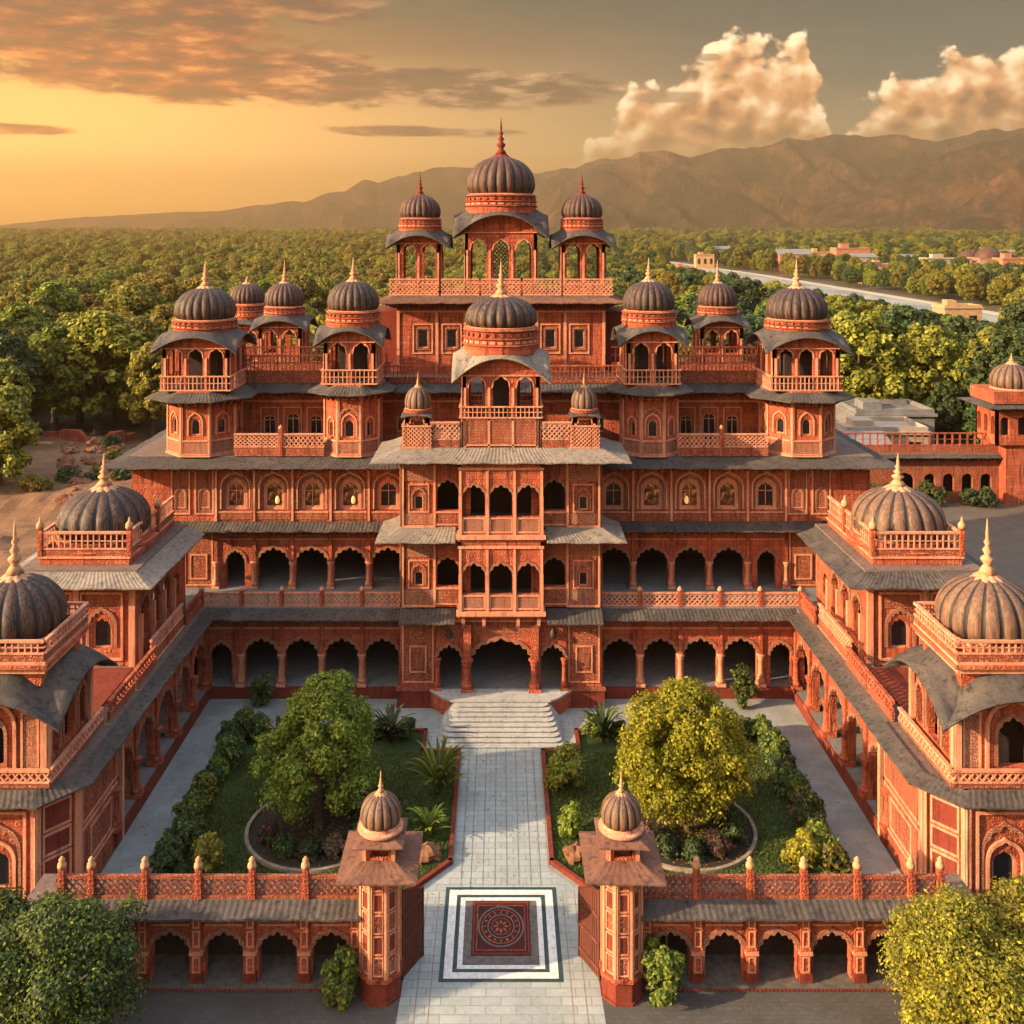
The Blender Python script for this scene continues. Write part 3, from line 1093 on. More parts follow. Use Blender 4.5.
    # ---------------- octagonal corner tower and inner tower
    for nm, tx, ty, ap, zb, fl, kz in (('octagonal_tower', 19.3, 65.3, 2.15, 13.8, 17.95, 0), ('half_round_tower', 9.58, 64.85, 1.72, 13.8, 18.35, 1)):
        o8 = octagon(tx, ty, ap)
        mb = MB(s)
        wins = []
        for i, (ox, oy, dg, L) in enumerate(faces_of(o8)):
            mb.at(ox, oy, dg)
            if nm == 'octagonal_tower':
                op = (L / 2, .62, zb + 1.35, zb + 2.0, .42, 0)
            else:
                op = (L / 2, .66 if i == 0 else .34, zb + 1.2, zb + 1.95, .42 if i == 0 else .15, 0)
            wall(mb, L, zb, fl - .05, [op], .25, 'stone')
            mb.box(-.06, .10, -.07, 0, zb, fl - .1, 'trim')
            mb.box(L - .10, L + .06, -.07, 0, zb, fl - .1, 'trim')
            mb.box(.1, L - .1, -.10, 0, zb + .12, zb + .2, 'trim')
            mb.box(.1, L - .1, -.05, 0, zb + .2, zb + .95, 'trimcarved')
            mb.box(.1, L - .1, -.10, 0, zb + .95, zb + 1.05, 'trim')
            band(mb, op[0], op[1] + .2, op[3] + .1, op[4] + .22, 0, .09, .07, 'trim', leg=.75)
            if nm != 'octagonal_tower' and i == 0:
                band(mb, op[0], 1.05, op[3] + .55, .55, 5, .10, .06, 'trimcarved', leg=.2)
            mb.box(.1, L - .1, -.06, 0, fl - .95, fl - .85, 'trim')
            mb.box(.1, L - .1, -.03, 0, fl - .8, fl - .25, 'trimcarved')
            if i in (0, 1, 2, 6, 7): wins.append(((ox, oy, dg), op))
        mb.at(0, 0, 0)
        mb.prism(octagon(tx, ty, ap + .14), zb, zb + .1, 'trim')
        mb.prism(octagon(tx, ty, ap + .25), fl - .12, fl + .02, 'stone', 'roof')
        tw = build(nm, mb, palace)
        for fr_, op in wins: window(tw, s, fr_, *op[:5], y=.08, mull=False)
        mb = MB(s)
        eave(mb, octagon(tx, ty, ap + .16), fl + .0, 1.05 if kz == 0 else .85, .5, True, 'slate')
        build('eave', mb, tw)
        if kz == 0:
            kiosk(palace, s, tx, ty, fl + .02, 2.1, 2.1, .95, 2.05, 2.75, 1.0, .62, .32, 22.35, 1.98, 2.05, 1.75, 3, 3, 'domed_kiosk', dado=0.0, core=True)
        else:
            kiosk(palace, s, tx, ty, fl + .02, 1.62, 1.62, .95, 1.95, 2.75, 1.0, .6, .3, 22.95, 1.68, 1.9, 1.4, 2, 2, 'domed_kiosk', core=True)
    # far roof kiosks
    kiosk(palace, s, 16.1, 74.4, 17.93, 1.55, 1.55, 0, 2.3, 3.2, .75, .55, .28, 22.5, 1.45, 1.75, 1.6, 2, 2, 'domed_kiosk', 'domered', dado=1.2)
    # corner turrets of the central terrace
    kiosk(palace, s, 4.98, 60.0, 15.2, .72, .72, 1.35, 1.45, 1.95, .12, .22, .10, 17.45, .80, 1.3, .75, 1, 1, 'corner_turret', 'domebrown', lobes=12, style='x')
kiosk(palace, -1, 20.3, 80.0, 17.0, 1.5, 1.5, 0, 2.6, 3.6, .5, .5, .25, 22.3, 1.4, 1.6, .5, 2, 2, 'domed_kiosk', 'domered', dado=1.0, label='rust coloured dome on a plain drum')
mb = MB(-1)
mb.box(18.8, 21.8, 78.5, 81.5, 0, 17.0, 'stone')
build('kiosk_base', mb, palace)

# ---------------- the projecting centre
mb = MB().at(-BX, 59.2, 0)
W2 = 2 * BX
lv = []
for (z0, z1, sill, spr, top) in ((5.8, 10.3, 7.0, 8.05, .72), (10.5, 15.0, 11.5, 12.6, .74)):
    ops = [(BX + q * 3.15, 1.28, sill, spr, top, 5) for q in (-1, 1)] + [(BX + q * 4.87, .55, sill + .05, sill + .75, .16, 0) for q in (-1, 1)] + [(BX, 3.6, z0 + .05, spr + .3, 1.1, 0)]
    lv.append(ops)
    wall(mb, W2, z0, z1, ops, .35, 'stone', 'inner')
    for q in (-1, 1):
        c = BX + q * 3.15
        band(mb, c, 1.28, spr, top, 5, .12, .06, 'trimcarved')
        frame(mb, c - .80, c + .80, z0 + .15, z1 - .35, .10, .08, 'trim')
        mb.box(c - .7, c + .7, -.05, 0, z0 + .25, sill - .12, 'carved')
        mb.box(c - .7, c + .7, -.10, 0, sill - .12, sill - .02, 'trim')
        mb.box(c - .7, c + .7, -.03, 0, spr + top + .35, z1 - .5, 'carved')
        c = BX + q * 4.87
        frame(mb, c - 1.0, c + 1.0, z0 + .02, z1 - .1, .13, .11, 'trim')
        for a, b in ((z0 + .2, sill - .15), (sill + 1.75, z1 - .3)): mb.box(c - .85, c + .85, -.04, 0, a, b, 'trimcarved')
        frame(mb, c - .62, c + .62, sill - .1, sill + 1.6, .08, .07, 'trim')
        band(mb, c, .72, sill + .8, .5, 5, .1, .09, 'trimcarved', leg=.7)
    mb.box(0, W2, -.07, 0, z1 - .3, z1 - .12, 'trim')
build('front_wall', mb, palace)
for ops in lv:
    for o in ops[2:4]: window(palace, 1, (-BX, 59.2, 0), *o[:5], y=.05, mull=False)
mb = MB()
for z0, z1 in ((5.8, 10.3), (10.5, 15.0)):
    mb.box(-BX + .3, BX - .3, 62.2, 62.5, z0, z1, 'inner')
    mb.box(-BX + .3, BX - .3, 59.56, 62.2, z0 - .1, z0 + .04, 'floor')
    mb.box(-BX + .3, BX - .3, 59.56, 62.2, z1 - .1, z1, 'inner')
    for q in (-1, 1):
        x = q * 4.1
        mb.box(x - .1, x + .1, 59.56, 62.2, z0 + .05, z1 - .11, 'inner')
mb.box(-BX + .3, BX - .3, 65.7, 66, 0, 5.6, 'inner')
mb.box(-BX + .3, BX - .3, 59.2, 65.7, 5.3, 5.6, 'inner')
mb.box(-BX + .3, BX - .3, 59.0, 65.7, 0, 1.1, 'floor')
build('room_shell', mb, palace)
for s in (1, -1):
    mb = MB(s).at(BX, 59.2, 90)
    wall(mb, 8, 0, 15.0, [], .3, 'stone')
    for z0, z1 in ((6.0, 9.9), (10.7, 14.6)): panel(mb, .25, 3.6, z0, z1)
    build('side_wall', mb, palace)
    # ground floor panels and dark pedestals
    mb = MB(s).at(3.85, 59.2, 0)
    mb.box(0, BX - 3.85, -.14, .3, 1.15, 5.3, 'stone')
    panel(mb, .12, 1.98, 1.4, 4.9, -.14)
    panel(mb, .55, 1.55, 2.0, 3.6, -.165)
    mb.box(.72, 1.38, -.24, -.165, 2.25, 3.2, 'carved')
    build('carved_pier', mb, palace)
    mb = MB(s).at(3.75, 59.0, 0)
    mb.box(0, BX - 3.6, -.15, .4, 0, 1.0, 'deep')
    mb.box(-.06, BX - 3.54, -.22, .4, 1.0, 1.14, 'carved')
    mb.box(-.06, BX - 3.54, -.22, .4, 0, .14, 'deep')
    build('pedestal', mb, palace)
# ground floor entrance arches
mb = MB().at(-3.85, 58.9, 0)
ops = [(3.85, 3.55, 1.11, 2.75, 1.35, 9), (.80, 1.45, 1.11, 2.75, .95, 7), (6.90, 1.45, 1.11, 2.75, .95, 7)]
wall(mb, 7.7, 1.11, 5.45, ops, .35, 'stone', 'inner')
for o in ops:
    band(mb, o[0], o[1], o[3], o[4], o[5], .14, .07, 'trimcarved')
for c in (.8, 6.9):
    mb.box(c - .62, c + .62, -.05, 0, 4.0, 4.9, 'carved')
mb.box(0, 7.7, -.08, 0, 5.05, 5.2, 'trim')
mb.box(2.0, 5.7, -.045, 0, 4.35, 4.95, 'carved')
build('entrance_wall', mb, palace)
for x in (-1.98, 1.98, -3.72, 3.72):
    mc = MB()
    column(mc, x, 58.62 if abs(x) < 3 else 58.75, 1.12, 2.95, .27 if abs(x) < 3 else .16, 'stone')
    if abs(x) < 3: mc.box(x - .22, x + .22, 58.5, 58.9, 2.95, 5.0, 'stone')
    build('column', mc, palace)
for x in (-3.05, 3.05):
    ml = MB()
    ml.lathe(x, 58.72, [(.05, 4.12), (.16, 4.2), (.2, 4.42), (.12, 4.6), (.03, 4.75)], 10, 'iron')
    build('wall_lantern', ml, palace)

# oriels
for (zb, sill, spr, ztop) in ((5.7, 6.95, 8.0, 10.05), (10.15, 11.45, 12.55, 14.62)):
    OX = 2.45
    yf = 58.15
    mb = MB().at(-OX, yf, 0)
    wdt = 2 * OX
    ops = [(OX + q * 1.58, 1.30, sill, spr, .76, 5) for q in (-1, 0, 1)]
    wall(mb, wdt, zb + .25, ztop, ops, .2, 'stone', 'inner')
    for o in ops:
        band(mb, o[0], o[1], spr, .76, 5, .10, .05, 'trimcarved')
        panel(mb, o[0] - .68, o[0] + .68, zb + .35, sill - .05, m='trimcarved')
    for q in (-3, -1, 1, 3):
        x = OX + q * .79
        mb.box(x - .09, x + .09, -.12, 0, zb + .25, spr + .1, 'trim')
        mb.box(x - .07, x + .07, -.09, 0, spr + .1, ztop - .5, 'trim')
    mb.box(-.05, wdt + .05, -.09, 0, ztop - .45, ztop - .3, 'trim')
    for sx, dg in ((-OX, 270), (OX, 90)):
        mb.at(sx, yf + (1.05 if dg == 270 else 0), dg)
        wall(mb, 1.05, zb + .25, ztop, [(.55, .6, sill, spr, .5, 5)], .15, 'stone', 'inner')
    mb.at(0, 0, 0)
    mb.box(-OX - .15, OX + .15, yf - .18, 59.2, zb, zb + .25, 'trim')
    mb.box(-OX - .05, OX + .05, yf - .08, 59.2, zb - .12, zb, 'stone')
    for x in (-2.2, -1.0, 1.0, 2.2):
        for k, (yy, h) in enumerate(((yf + .05, .35), (yf + .35, .62), (yf + .65, .85))):
            mb.box(x - .1, x + .1, yy, yy + .3, zb - .12 - h, zb - .12, 'trim')
    build('oriel_balcony', mb, palace)
mb = MB()
eave(mb, [(-BX, 59.2), (-2.7, 59.2)], 5.72, 1.3, .42)
build('eave', mb, palace)
mb = MB()
eave(mb, [(2.7, 59.2), (BX, 59.2)], 5.72, 1.3, .42)
build('eave', mb, palace)
mb = MB()
eave(mb, [(-BX, 62.2), (-BX, 59.2), (-2.65, 59.2)], 10.55, 1.35, .52, m='paleslate')
build('eave', mb, palace)
mb = MB()
eave(mb, [(2.65, 59.2), (BX, 59.2), (BX, 62.2)], 10.55, 1.35, .52, m='paleslate')
build('eave', mb, palace)
mb = MB()
eave(mb, [(-BX, 63.2), (-BX, 59.2), (BX, 59.2), (BX, 63.2)], 15.22, 1.6, .52, m='paleslate')
build('eave', mb, palace)
mb = MB()
mb.box(-BX, BX, 59.2, 67, 15.0, 15.2, 'roof')
build('terrace_slab', mb, palace)
for x0, x1 in ((-4.2, -2.45), (2.45, 4.2)):
    mr = MB().at(0, 59.35, 0)
    lattice(mr, x0, x1, 15.21, 16.75, 0, .09, 'x', 'trim', .45, .1, .2)
    build('balustrade', mr, palace)
for s in (1, -1):
    mr = MB(s).at(5.6, 60.8, 90)
    lattice(mr, 0, 3.2, 15.21, 16.7, 0, .09, 'bal', 'stone', .45, .1, .2)
    build('balustrade', mr, palace)
kiosk(palace, 1, 0, 61.3, 15.21, 2.3, 1.95, .72, 3.55, 4.35, 1.45, .62, .42, 22.25, 2.22, 1.85, 2.05, 3, 2, 'central_kiosk', dado=1.75, core=True, eavem='paleslate')

# ---------------- the keep behind
mb = MB().at(-7.4, 71, 0)
ops = [(7.4 + x, .78, 19.75, 21.0, .06, 0) for x in (-5.55, -3.5, 3.5, 5.55)]
wall(mb, 14.8, 17.92, 23.2, ops, .3, 'stone')
for o in ops:
    frame(mb, o[0] - .72, o[0] + .72, 19.35, 21.5, .1, .09, 'trim')
    frame(mb, o[0] - .48, o[0] + .48, 19.62, 21.2, .1, .06, 'trimcarved')
for x in (.1, 2.85, 4.85, 7.4, 9.95, 11.95, 14.7): mb.box(x - .1, x + .1, -.08, 0, 18, 22.3, 'trim')
mb.box(0, 14.8, -.1, 0, 22.3, 22.42, 'trim')
mb.box(0, 14.8, -.05, 0, 22.5, 23.0, 'carved')
mb.at(0, 0, 0)
mb.box(-7.4, -7.1, 71.31, 79, 17.92, 23.2, 'stone')
mb.box(7.1, 7.4, 71.31, 79, 17.92, 23.2, 'stone')
mb.box(-7.1, 7.1, 78.7, 79, 17.92, 23.2, 'stone')
mb.box(-7.7, 7.7, 70.7, 79.3, 23.2, 23.5, 'roof')
mb.box(-9.6, -7.41, 73, 78, 17.92, 22.2, 'deep')
mb.box(7.41, 9.6, 73, 78, 17.92, 22.2, 'deep')
keep = build('keep', mb, palace)
for o in ops: window(keep, 1, (-7.4, 71, 0), *o[:5], y=.08, mull=False)
mb = MB()
eave(mb, [(-7.5, 79), (-7.5, 71), (7.5, 71), (7.5, 79)], 23.48, 1.35, .42, m='rustslate')
build('eave', mb, keep)
for x0, x1 in ((-8.0, -4.35), (-4.3, -1.5), (-1.45, 1.45), (1.5, 4.3), (4.35, 8.0)):
    mr = MB().at(0, 70.85, 0)
    lattice(mr, x0 + .06, x1 - .06, 23.51, 24.7, 0, .09, 'x', 'trim', None, .1, .2)
    build('balustrade', mr, keep)
kiosk(palace, 1, 0, 74.2, 23.5, 2.6, 2.3, 0, 3.2, 4.55, 1.65, .85, .45, 30.75, 2.55, 2.85, 2.75, 3, 2, 'crowning_kiosk', 'domered', dado=.9, screen=True, finm='deep')
for x in (-5.95, 5.95):
    kiosk(palace, 1, x, 73.6, 23.5, 1.58, 1.5, 0, 3.0, 3.75, .95, .75, .42, 29.0, 1.52, 1.75, 1.6, 2, 2, 'domed_kiosk', 'domered', dado=.85, finm='deep')


# ================================================================== SIDE WINGS (coordinates for the right side, mirrored for the left)
SIDE = {1: 'right', -1: 'left'}
for s in (1, -1):
    lab = {1: 'sunlit red sandstone side wing along the right edge of the courtyard',
           -1: 'shaded red sandstone side wing along the left edge of the courtyard'}[s]
    wing = thing('side_wing', (21 * s, 52, 0), lab, 'palace wing', 'arcaded side wings of the courtyard')
    LW = 14.6
    mb = MB(s).at(17.7, 60.0, 270)
    nb = 5
    bw = LW / nb
    ops = [(bw * (i + .5), 2.35, .735, 2.7, 1.2, 7) for i in range(nb)]
    wall(mb, LW, .735, 5.15, ops, .4, 'stone', 'inner')
    for o in ops:
        band(mb, o[0], o[1], o[3], o[4], 7, .13, .06, 'trimcarved')
        mb.box(o[0] - 1.2, o[0] + 1.2, -.03, 0, 4.3, 4.85, 'carved')
    for i in range(nb + 1):
        x = min(max(bw * i, .15), LW - .15)
        mb.box(x - .16, x + .16, -.14, -.002, 2.6, 5.0, 'stone')
    build('arcade_wall', mb, wing)
    for i in range(nb + 1):
        mc = MB(s).at(17.7, 60.0, 270)
        column(mc, min(max(bw * i, .25), LW - .2), -.06, .735, 2.62, .22, 'stone')
        build('column', mc, wing)
    mb = MB(s)
    mb.box(17.45, 25, 45.5, 59.9, 0, .72, 'deep')
    mb.box(17.55, 25, 45.5, 59.9, .72, .735, 'floor')
    build('plinth', mb, wing)
    mb = MB(s)
    mb.box(21.8, 22.1, 45.6, 59.9, .735, 5.1, 'inner')
    mb.box(17.72, 25, 45.6, 59.95, 5.15, 5.43, 'roof')
    mb.box(24.7, 25, 45.6, 59.95, 0, 5.15, 'stone')
    mb.box(18.9, 23.5, 46.4, 51.4, 5.432, 5.6, 'deep')
    build('roof_terrace', mb, wing)
    mb = MB(s)
    eave(mb, [(17.7, 59.0), (17.7, 46.6)][::1] if False else [(17.72, 46.0), (17.72, 59.3)][::-1], 5.42, .78, .22)
    build('eave', mb, wing)
    # parapet of the roof edge, stepped round the pavilion balcony
    for (y0, y1, xx) in ((60.0, 57.4, 18.05), (52.2, 49.3, 18.05), (49.2, 46.0, 18.05)):
        mr = MB(s).at(xx, y0, 270)
        lattice(mr, 0, y0 - y1, 5.43, 6.42, 0, .12, 'x', 'stone', .4, .12, .22)
        build('parapet', mr, wing)

    # ---------------- pavilion at the back of the wing
    lab = {1: 'square pavilion with a low brown dome on the right wing, next to the palace',
           -1: 'square pavilion with a low dark dome on the left wing, next to the palace'}[s]
    pv = thing('roof_pavilion', (22 * s, 55.5, 5.44), lab, 'pavilion', 'domed pavilions on the side wings')
    X0, X1, Ya, Yb, zb, zt = 19.0, 25.0, 52.0, 60.2, 5.44, 10.05
    mb = MB(s).at(X0, Ya, 0)
    of = [(1.75, 1.0, zb + .9, zb + 1.85, .62, 5), (4.4, 1.0, zb + .9, zb + 1.85, .62, 5)]
    wall(mb, X1 - X0, zb, zt, of, .3, 'stone')
    for o in of:
        band(mb, o[0], 1.3, o[3] + .15, .9, 7, .16, .08, 'trimcarved', leg=1.0)
        frame(mb, o[0] - 1.12, o[0] + 1.12, zb + .3, zt - .75, .12, .10, 'trim')
        mb.box(o[0] - .98, o[0] + .98, -.04, 0, zb + 3.0, zt - .9, 'carved')
    for x in (.16, 3.07, 5.84):
        mb.box(x - .16, x + .16, -.14, 0, zb, zt - .3, 'trim')
    mb.box(.0, 6, -.10, 0, zt - .65, zt - .5, 'trim')
    # courtyard face
    mb.at(X0, Yb, 270)
    os_ = [(Yb - Ya - q, 1.35, zb + 1.0, zb + 2.35, .95, 7) for q in (1.25, 2.95, 4.65)] + [(1.6, .8, zb + 1.2, zb + 2.1, .5, 5)]
    wall(mb, Yb - Ya - .3, zb, zt, os_, .3, 'stone', 'inner')
    for o in os_[:3]:
        band(mb, o[0], o[1], o[3], o[4], 7, .14, .09, 'trimcarved')
        mb.box(o[0] - .75, o[0] + .75, -.05, 0, zb + 3.6, zt - .6, 'carved')
    for q in (.2, 2.1, 3.8, 5.5):
        mb.box(Yb - Ya - q - .42, Yb - Ya - q - .18, -.2, 0, zb, zb + 2.5, 'trim')
    mb.at(0, 0, 0)
    mb.box(X1 - .3, X1, Ya + .31, Yb, zb, zt, 'stone')
    mb.box(X0 + .31, X1 - .3, Ya + 2.4, Ya + 2.6, zb, zt - .1, 'inner')
    mb.box(X0 + 2.0, X0 + 2.2, Ya + 2.6, Yb, zb, zt - .1, 'inner')
    mb.box(X0 - .1, X1 + .1, Ya - .1, Yb, zt, zt + .4, 'roof')
    build('pavilion_wall', mb, pv)
    for o in of: window(pv, s, (X0, Ya, 0), *o[:5], y=.12, cusps=0, mull=False)
    # balcony on the courtyard face
    mr = MB(s).at(18.25, 57.3, 270)
    lattice(mr, 0, 5.2, 5.46, 6.75, 0, .1, 'x', 'trim', .55, .12, .2)
    mr.box(-.05, 5.25, -.12, .75, 5.30, 5.46, 'trim')
    build('balcony', mr, pv)
    mb = MB(s)
    eave(mb, [(X0, Yb - .2), (X0, Ya), (X1, Ya), (X1, Yb - .2)], zt + .36, 1.25, .5, m='paleslate' if s < 0 else 'slate')
    build('eave', mb, pv)
    tx0, tx1, ty0, ty1 = 19.6, 24.3, 52.7, 60.0
    mb = MB(s)
    mb.box(tx0, tx1, ty0, ty1, zt + .4, zt + .75, 'stone')
    mb.box(tx0 - .08, tx1 + .08, ty0 - .08, ty1 + .08, zt + .75, zt + .85, 'trim')
    mb.lathe(21.95, 55.3, [(2.6, zt + .85), (2.7, zt + 1.0), (2.5, zt + 1.1), (2.5, zt + 1.35)], 40, 'stone', smooth=False)
    build('terrace_base', mb, pv)
    for ox, oy, dg, L in ((tx0, ty0, 0, tx1 - tx0), (tx0, ty1, 270, ty1 - ty0), (tx1, ty0, 90, ty1 - ty0)):
        mr = MB(s).at(ox, oy, dg)
        lattice(mr, .06, L - .06, zt + .86, zt + 2.15, .06, .1, 'bal', 'trim', .35, .12, .2)
        build('balustrade', mr, pv)
    for px_, py_ in ((tx0, ty0), (tx1, ty0), (tx0, ty1 - 3)):
        mp = MB(s)
        mp.box(px_ - .12, px_ + .12, py_ - .12 + .06, py_ + .18, zt + .86, zt + 2.3, 'stone')
        mp.lathe(px_, py_ + .03, [(.12, zt + 2.3), (.2, zt + 2.36), (.2, zt + 2.55), (.08, zt + 2.7), (.02, zt + 2.95)], 10, 'gilt')
        build('post', mp, pv)
    dome_parts(s, 21.95, 55.3, zt + 1.35, 2.5, 2.5, 1.75, pv, 'domebrown' if s > 0 else 'dome', 18)

    # ---------------- corner tower at the front end of the wing
    lab = {1: 'two storey corner tower with a brown and black striped dome, cut by the right edge',
           -1: 'two storey corner tower with a black ribbed dome, cut by the left edge'}[s]
    ct = thing('corner_tower', (21 * s, 43, 0), lab, 'tower', 'domed corner towers at the front of the wings')
    # lower storey: chamfered plan
    poly = [(18.7, 40.2), (24.5, 40.2), (24.5, 46.2), (17.6, 46.2), (17.6, 41.5)]
    mb = MB(s)
    for i, (ox, oy, dg, L) in enumerate(faces_of(poly)):
        mb.at(ox, oy, dg)
        if i == 0:
            op = [(1.55, 1.0, 1.55, 2.55, .55, 0)]
            wall(mb, L, 0, 5.3, op, .3, 'stone')
            band(mb, 1.55, 1.3, 2.65, .85, 0, .14, .1, 'trim', leg=1.1)
            band(mb, 1.55, 1.7, 3.0, 1.15, 5, .13, .07, 'trimcarved', leg=1.7)
            panel(mb, .75, 2.35, .3, 1.4, m='trimcarved')
            frame(mb, .35, 2.8, .15, 4.75, .12, .12, 'trim')
            for c in (3.4, 5.2): panel(mb, c - .5, c + .5, .3, 4.6)
            win_lo = (ox, oy, dg)
        elif i == 3:
            wall(mb, L, 0, 5.3, [], .3, 'stone')
            for z0, z1 in ((.9, 2.9), (3.1, 4.7)): panel(mb, .4, L - .4, z0, z1)
            panel(mb, 1.2, L - 1.2, 1.2, 2.6, -.03)
        else:
            wall(mb, L, 0, 5.3, [], .3, 'stone')
            if i == 4:
                panel(mb, .25, L - .25, .4, 2.6, m='deep')
                panel(mb, .25, L - .25, 2.7, 3.6, m='deep')
                panel(mb, .25, L - .25, 3.7, 4.8, m='deep')
        mb.box(-.12, .14, -.16, 0, .0, 5.1, 'trim')
        mb.box(L - .14, L + .12, -.16, 0, .0, 5.1, 'trim')
    mb.at(0, 0, 0)
    mb.prism([(18.75, 40.25), (24.4, 40.25), (24.4, 46.1), (17.65, 46.1), (17.65, 41.5)], 5.3, 5.45, 'roof')
    build('lower_storey', mb, ct)
    window(ct, s, win_lo, 1.55, 1.0, 1.55, 2.55, .55, y=.12, mull=False)
    mb = MB(s)
    eave(mb, [(17.6, 46.0), (17.6, 41.5), (18.7, 40.2), (24.5, 40.2)], 5.55, .78, .26, m='slate')
    build('eave', mb, ct)
    # upper storey
    a0, a1, b0, b1 = 18.55, 23.15, 40.75, 45.0
    zc, hc, rs = 5.46, 3.2, 1.2
    mb = MB(s)
    for i, (ox, oy, dg, L) in enumerate(((a0, b0, 0, a1 - a0), (a1, b0, 90, b1 - b0), (a1, b1, 180, a1 - a0), (a0, b1, 270, b1 - b0))):
        mb.at(ox, oy, dg)
        T = lambda x, L=L: zc + hc + rs * (1 - (2 * x / L - 1) ** 2) - .04
        if i == 0: op = [(L / 2, 1.25, zc + .75, zc + 2.0, .8, 5)]
        elif i == 3: op = [(L / 2, 1.1, zc + .8, zc + 2.3, .75, 5), (L / 2 - 1.3, .7, zc + .8, zc + 2.1, .5, 5), (L / 2 + 1.3, .7, zc + .8, zc + 2.1, .5, 5)]
        else: op = []
        wall(mb, L, zc, None, op, .3, 'stone', 'inner', top_fn=T)
        for o in op: band(mb, o[0], o[1], o[3], o[4], 5, .13, .08, 'trimcarved', leg=1.2)
        if i == 0:
            band(mb, L / 2, 2.0, zc + 2.3, 1.15, 0, .14, .12, 'trim', leg=2.2)
            panel(mb, .25, 1.0, zc + .3, zc + 3.0, m='trimcarved')
            panel(mb, L - 1.0, L - .25, zc + .3, zc + 3.0, m='trimcarved')
        mb.box(-.1, .16, -.16, 0, zc, zc + hc - .1, 'trim')
        mb.box(L - .16, L + .1, -.16, 0, zc, zc + hc - .1, 'trim')
    mb.at(0, 0, 0)
    mb.box(a0 + 1.3, a1 - .31, b0 + 1.5, b1 - .31, zc, zc + hc + .3, 'inner')
    build('upper_storey', mb, ct)
    for ox, oy, dg, L in ((a0 - .3, b0 - .3, 0, a1 - a0 + .3), (a0 - .3, b1 + .8, 270, b1 - b0 + 1.1)):
        mr = MB(s).at(ox, oy, dg)
        lattice(mr, 0, L, zc + .06, zc + .8, 0, .1, 'x', 'trim', .2, .1, .2)
        build('balustrade', mr, ct)
    mb = MB(s)
    cx, cy = (a0 + a1) / 2, (b0 + b1) / 2
    bangla(mb, cx, cy, (a1 - a0) / 2, (b1 - b0) / 2, .95, zc + hc, rs, .52, 'slate', zc + hc + rs + .12, 2.2)
    build('eave', mb, ct)
    zt = zc + hc + rs
    q0, q1, w0, w1 = cx - 2.28, cx + 2.28, cy - 2.15, cy + 2.15
    mb = MB(s)
    for k, (e, za, zz_) in enumerate(((-.30, zt - .5, zt + .12), (-.05, zt + .12, zt + .35), (.1, zt + .35, zt + .5), (.0, zt + .5, zt + .62))):
        mb.box(q0 - e, q1 + e, w0 - e, w1 + e, za, zz_, 'stone' if k % 2 == 0 else 'trim')
    mb.lathe(cx, cy, [(2.0, zt + .62), (2.1, zt + .8), (1.98, zt + .9), (1.98, zt + 1.1)], 40, 'stone', smooth=False)
    build('terrace_base', mb, ct)
    for ox, oy, dg, L in ((q0, w0, 0, q1 - q0), (q1, w0, 90, w1 - w0), (q1, w1, 180, q1 - q0), (q0, w1, 270, w1 - w0)):
        mr = MB(s).at(ox, oy, dg)
        lattice(mr, .05, L - .05, zt + .63, zt + 1.5, .05, .09, 'bal', 'trim', .3, .1, .17)
        build('balustrade', mr, ct)
    dome_parts(s, cx, cy, zt + 1.1, 2.1, 2.3, 2.35, ct, 'domebrown' if s > 0 else 'dome', 18)

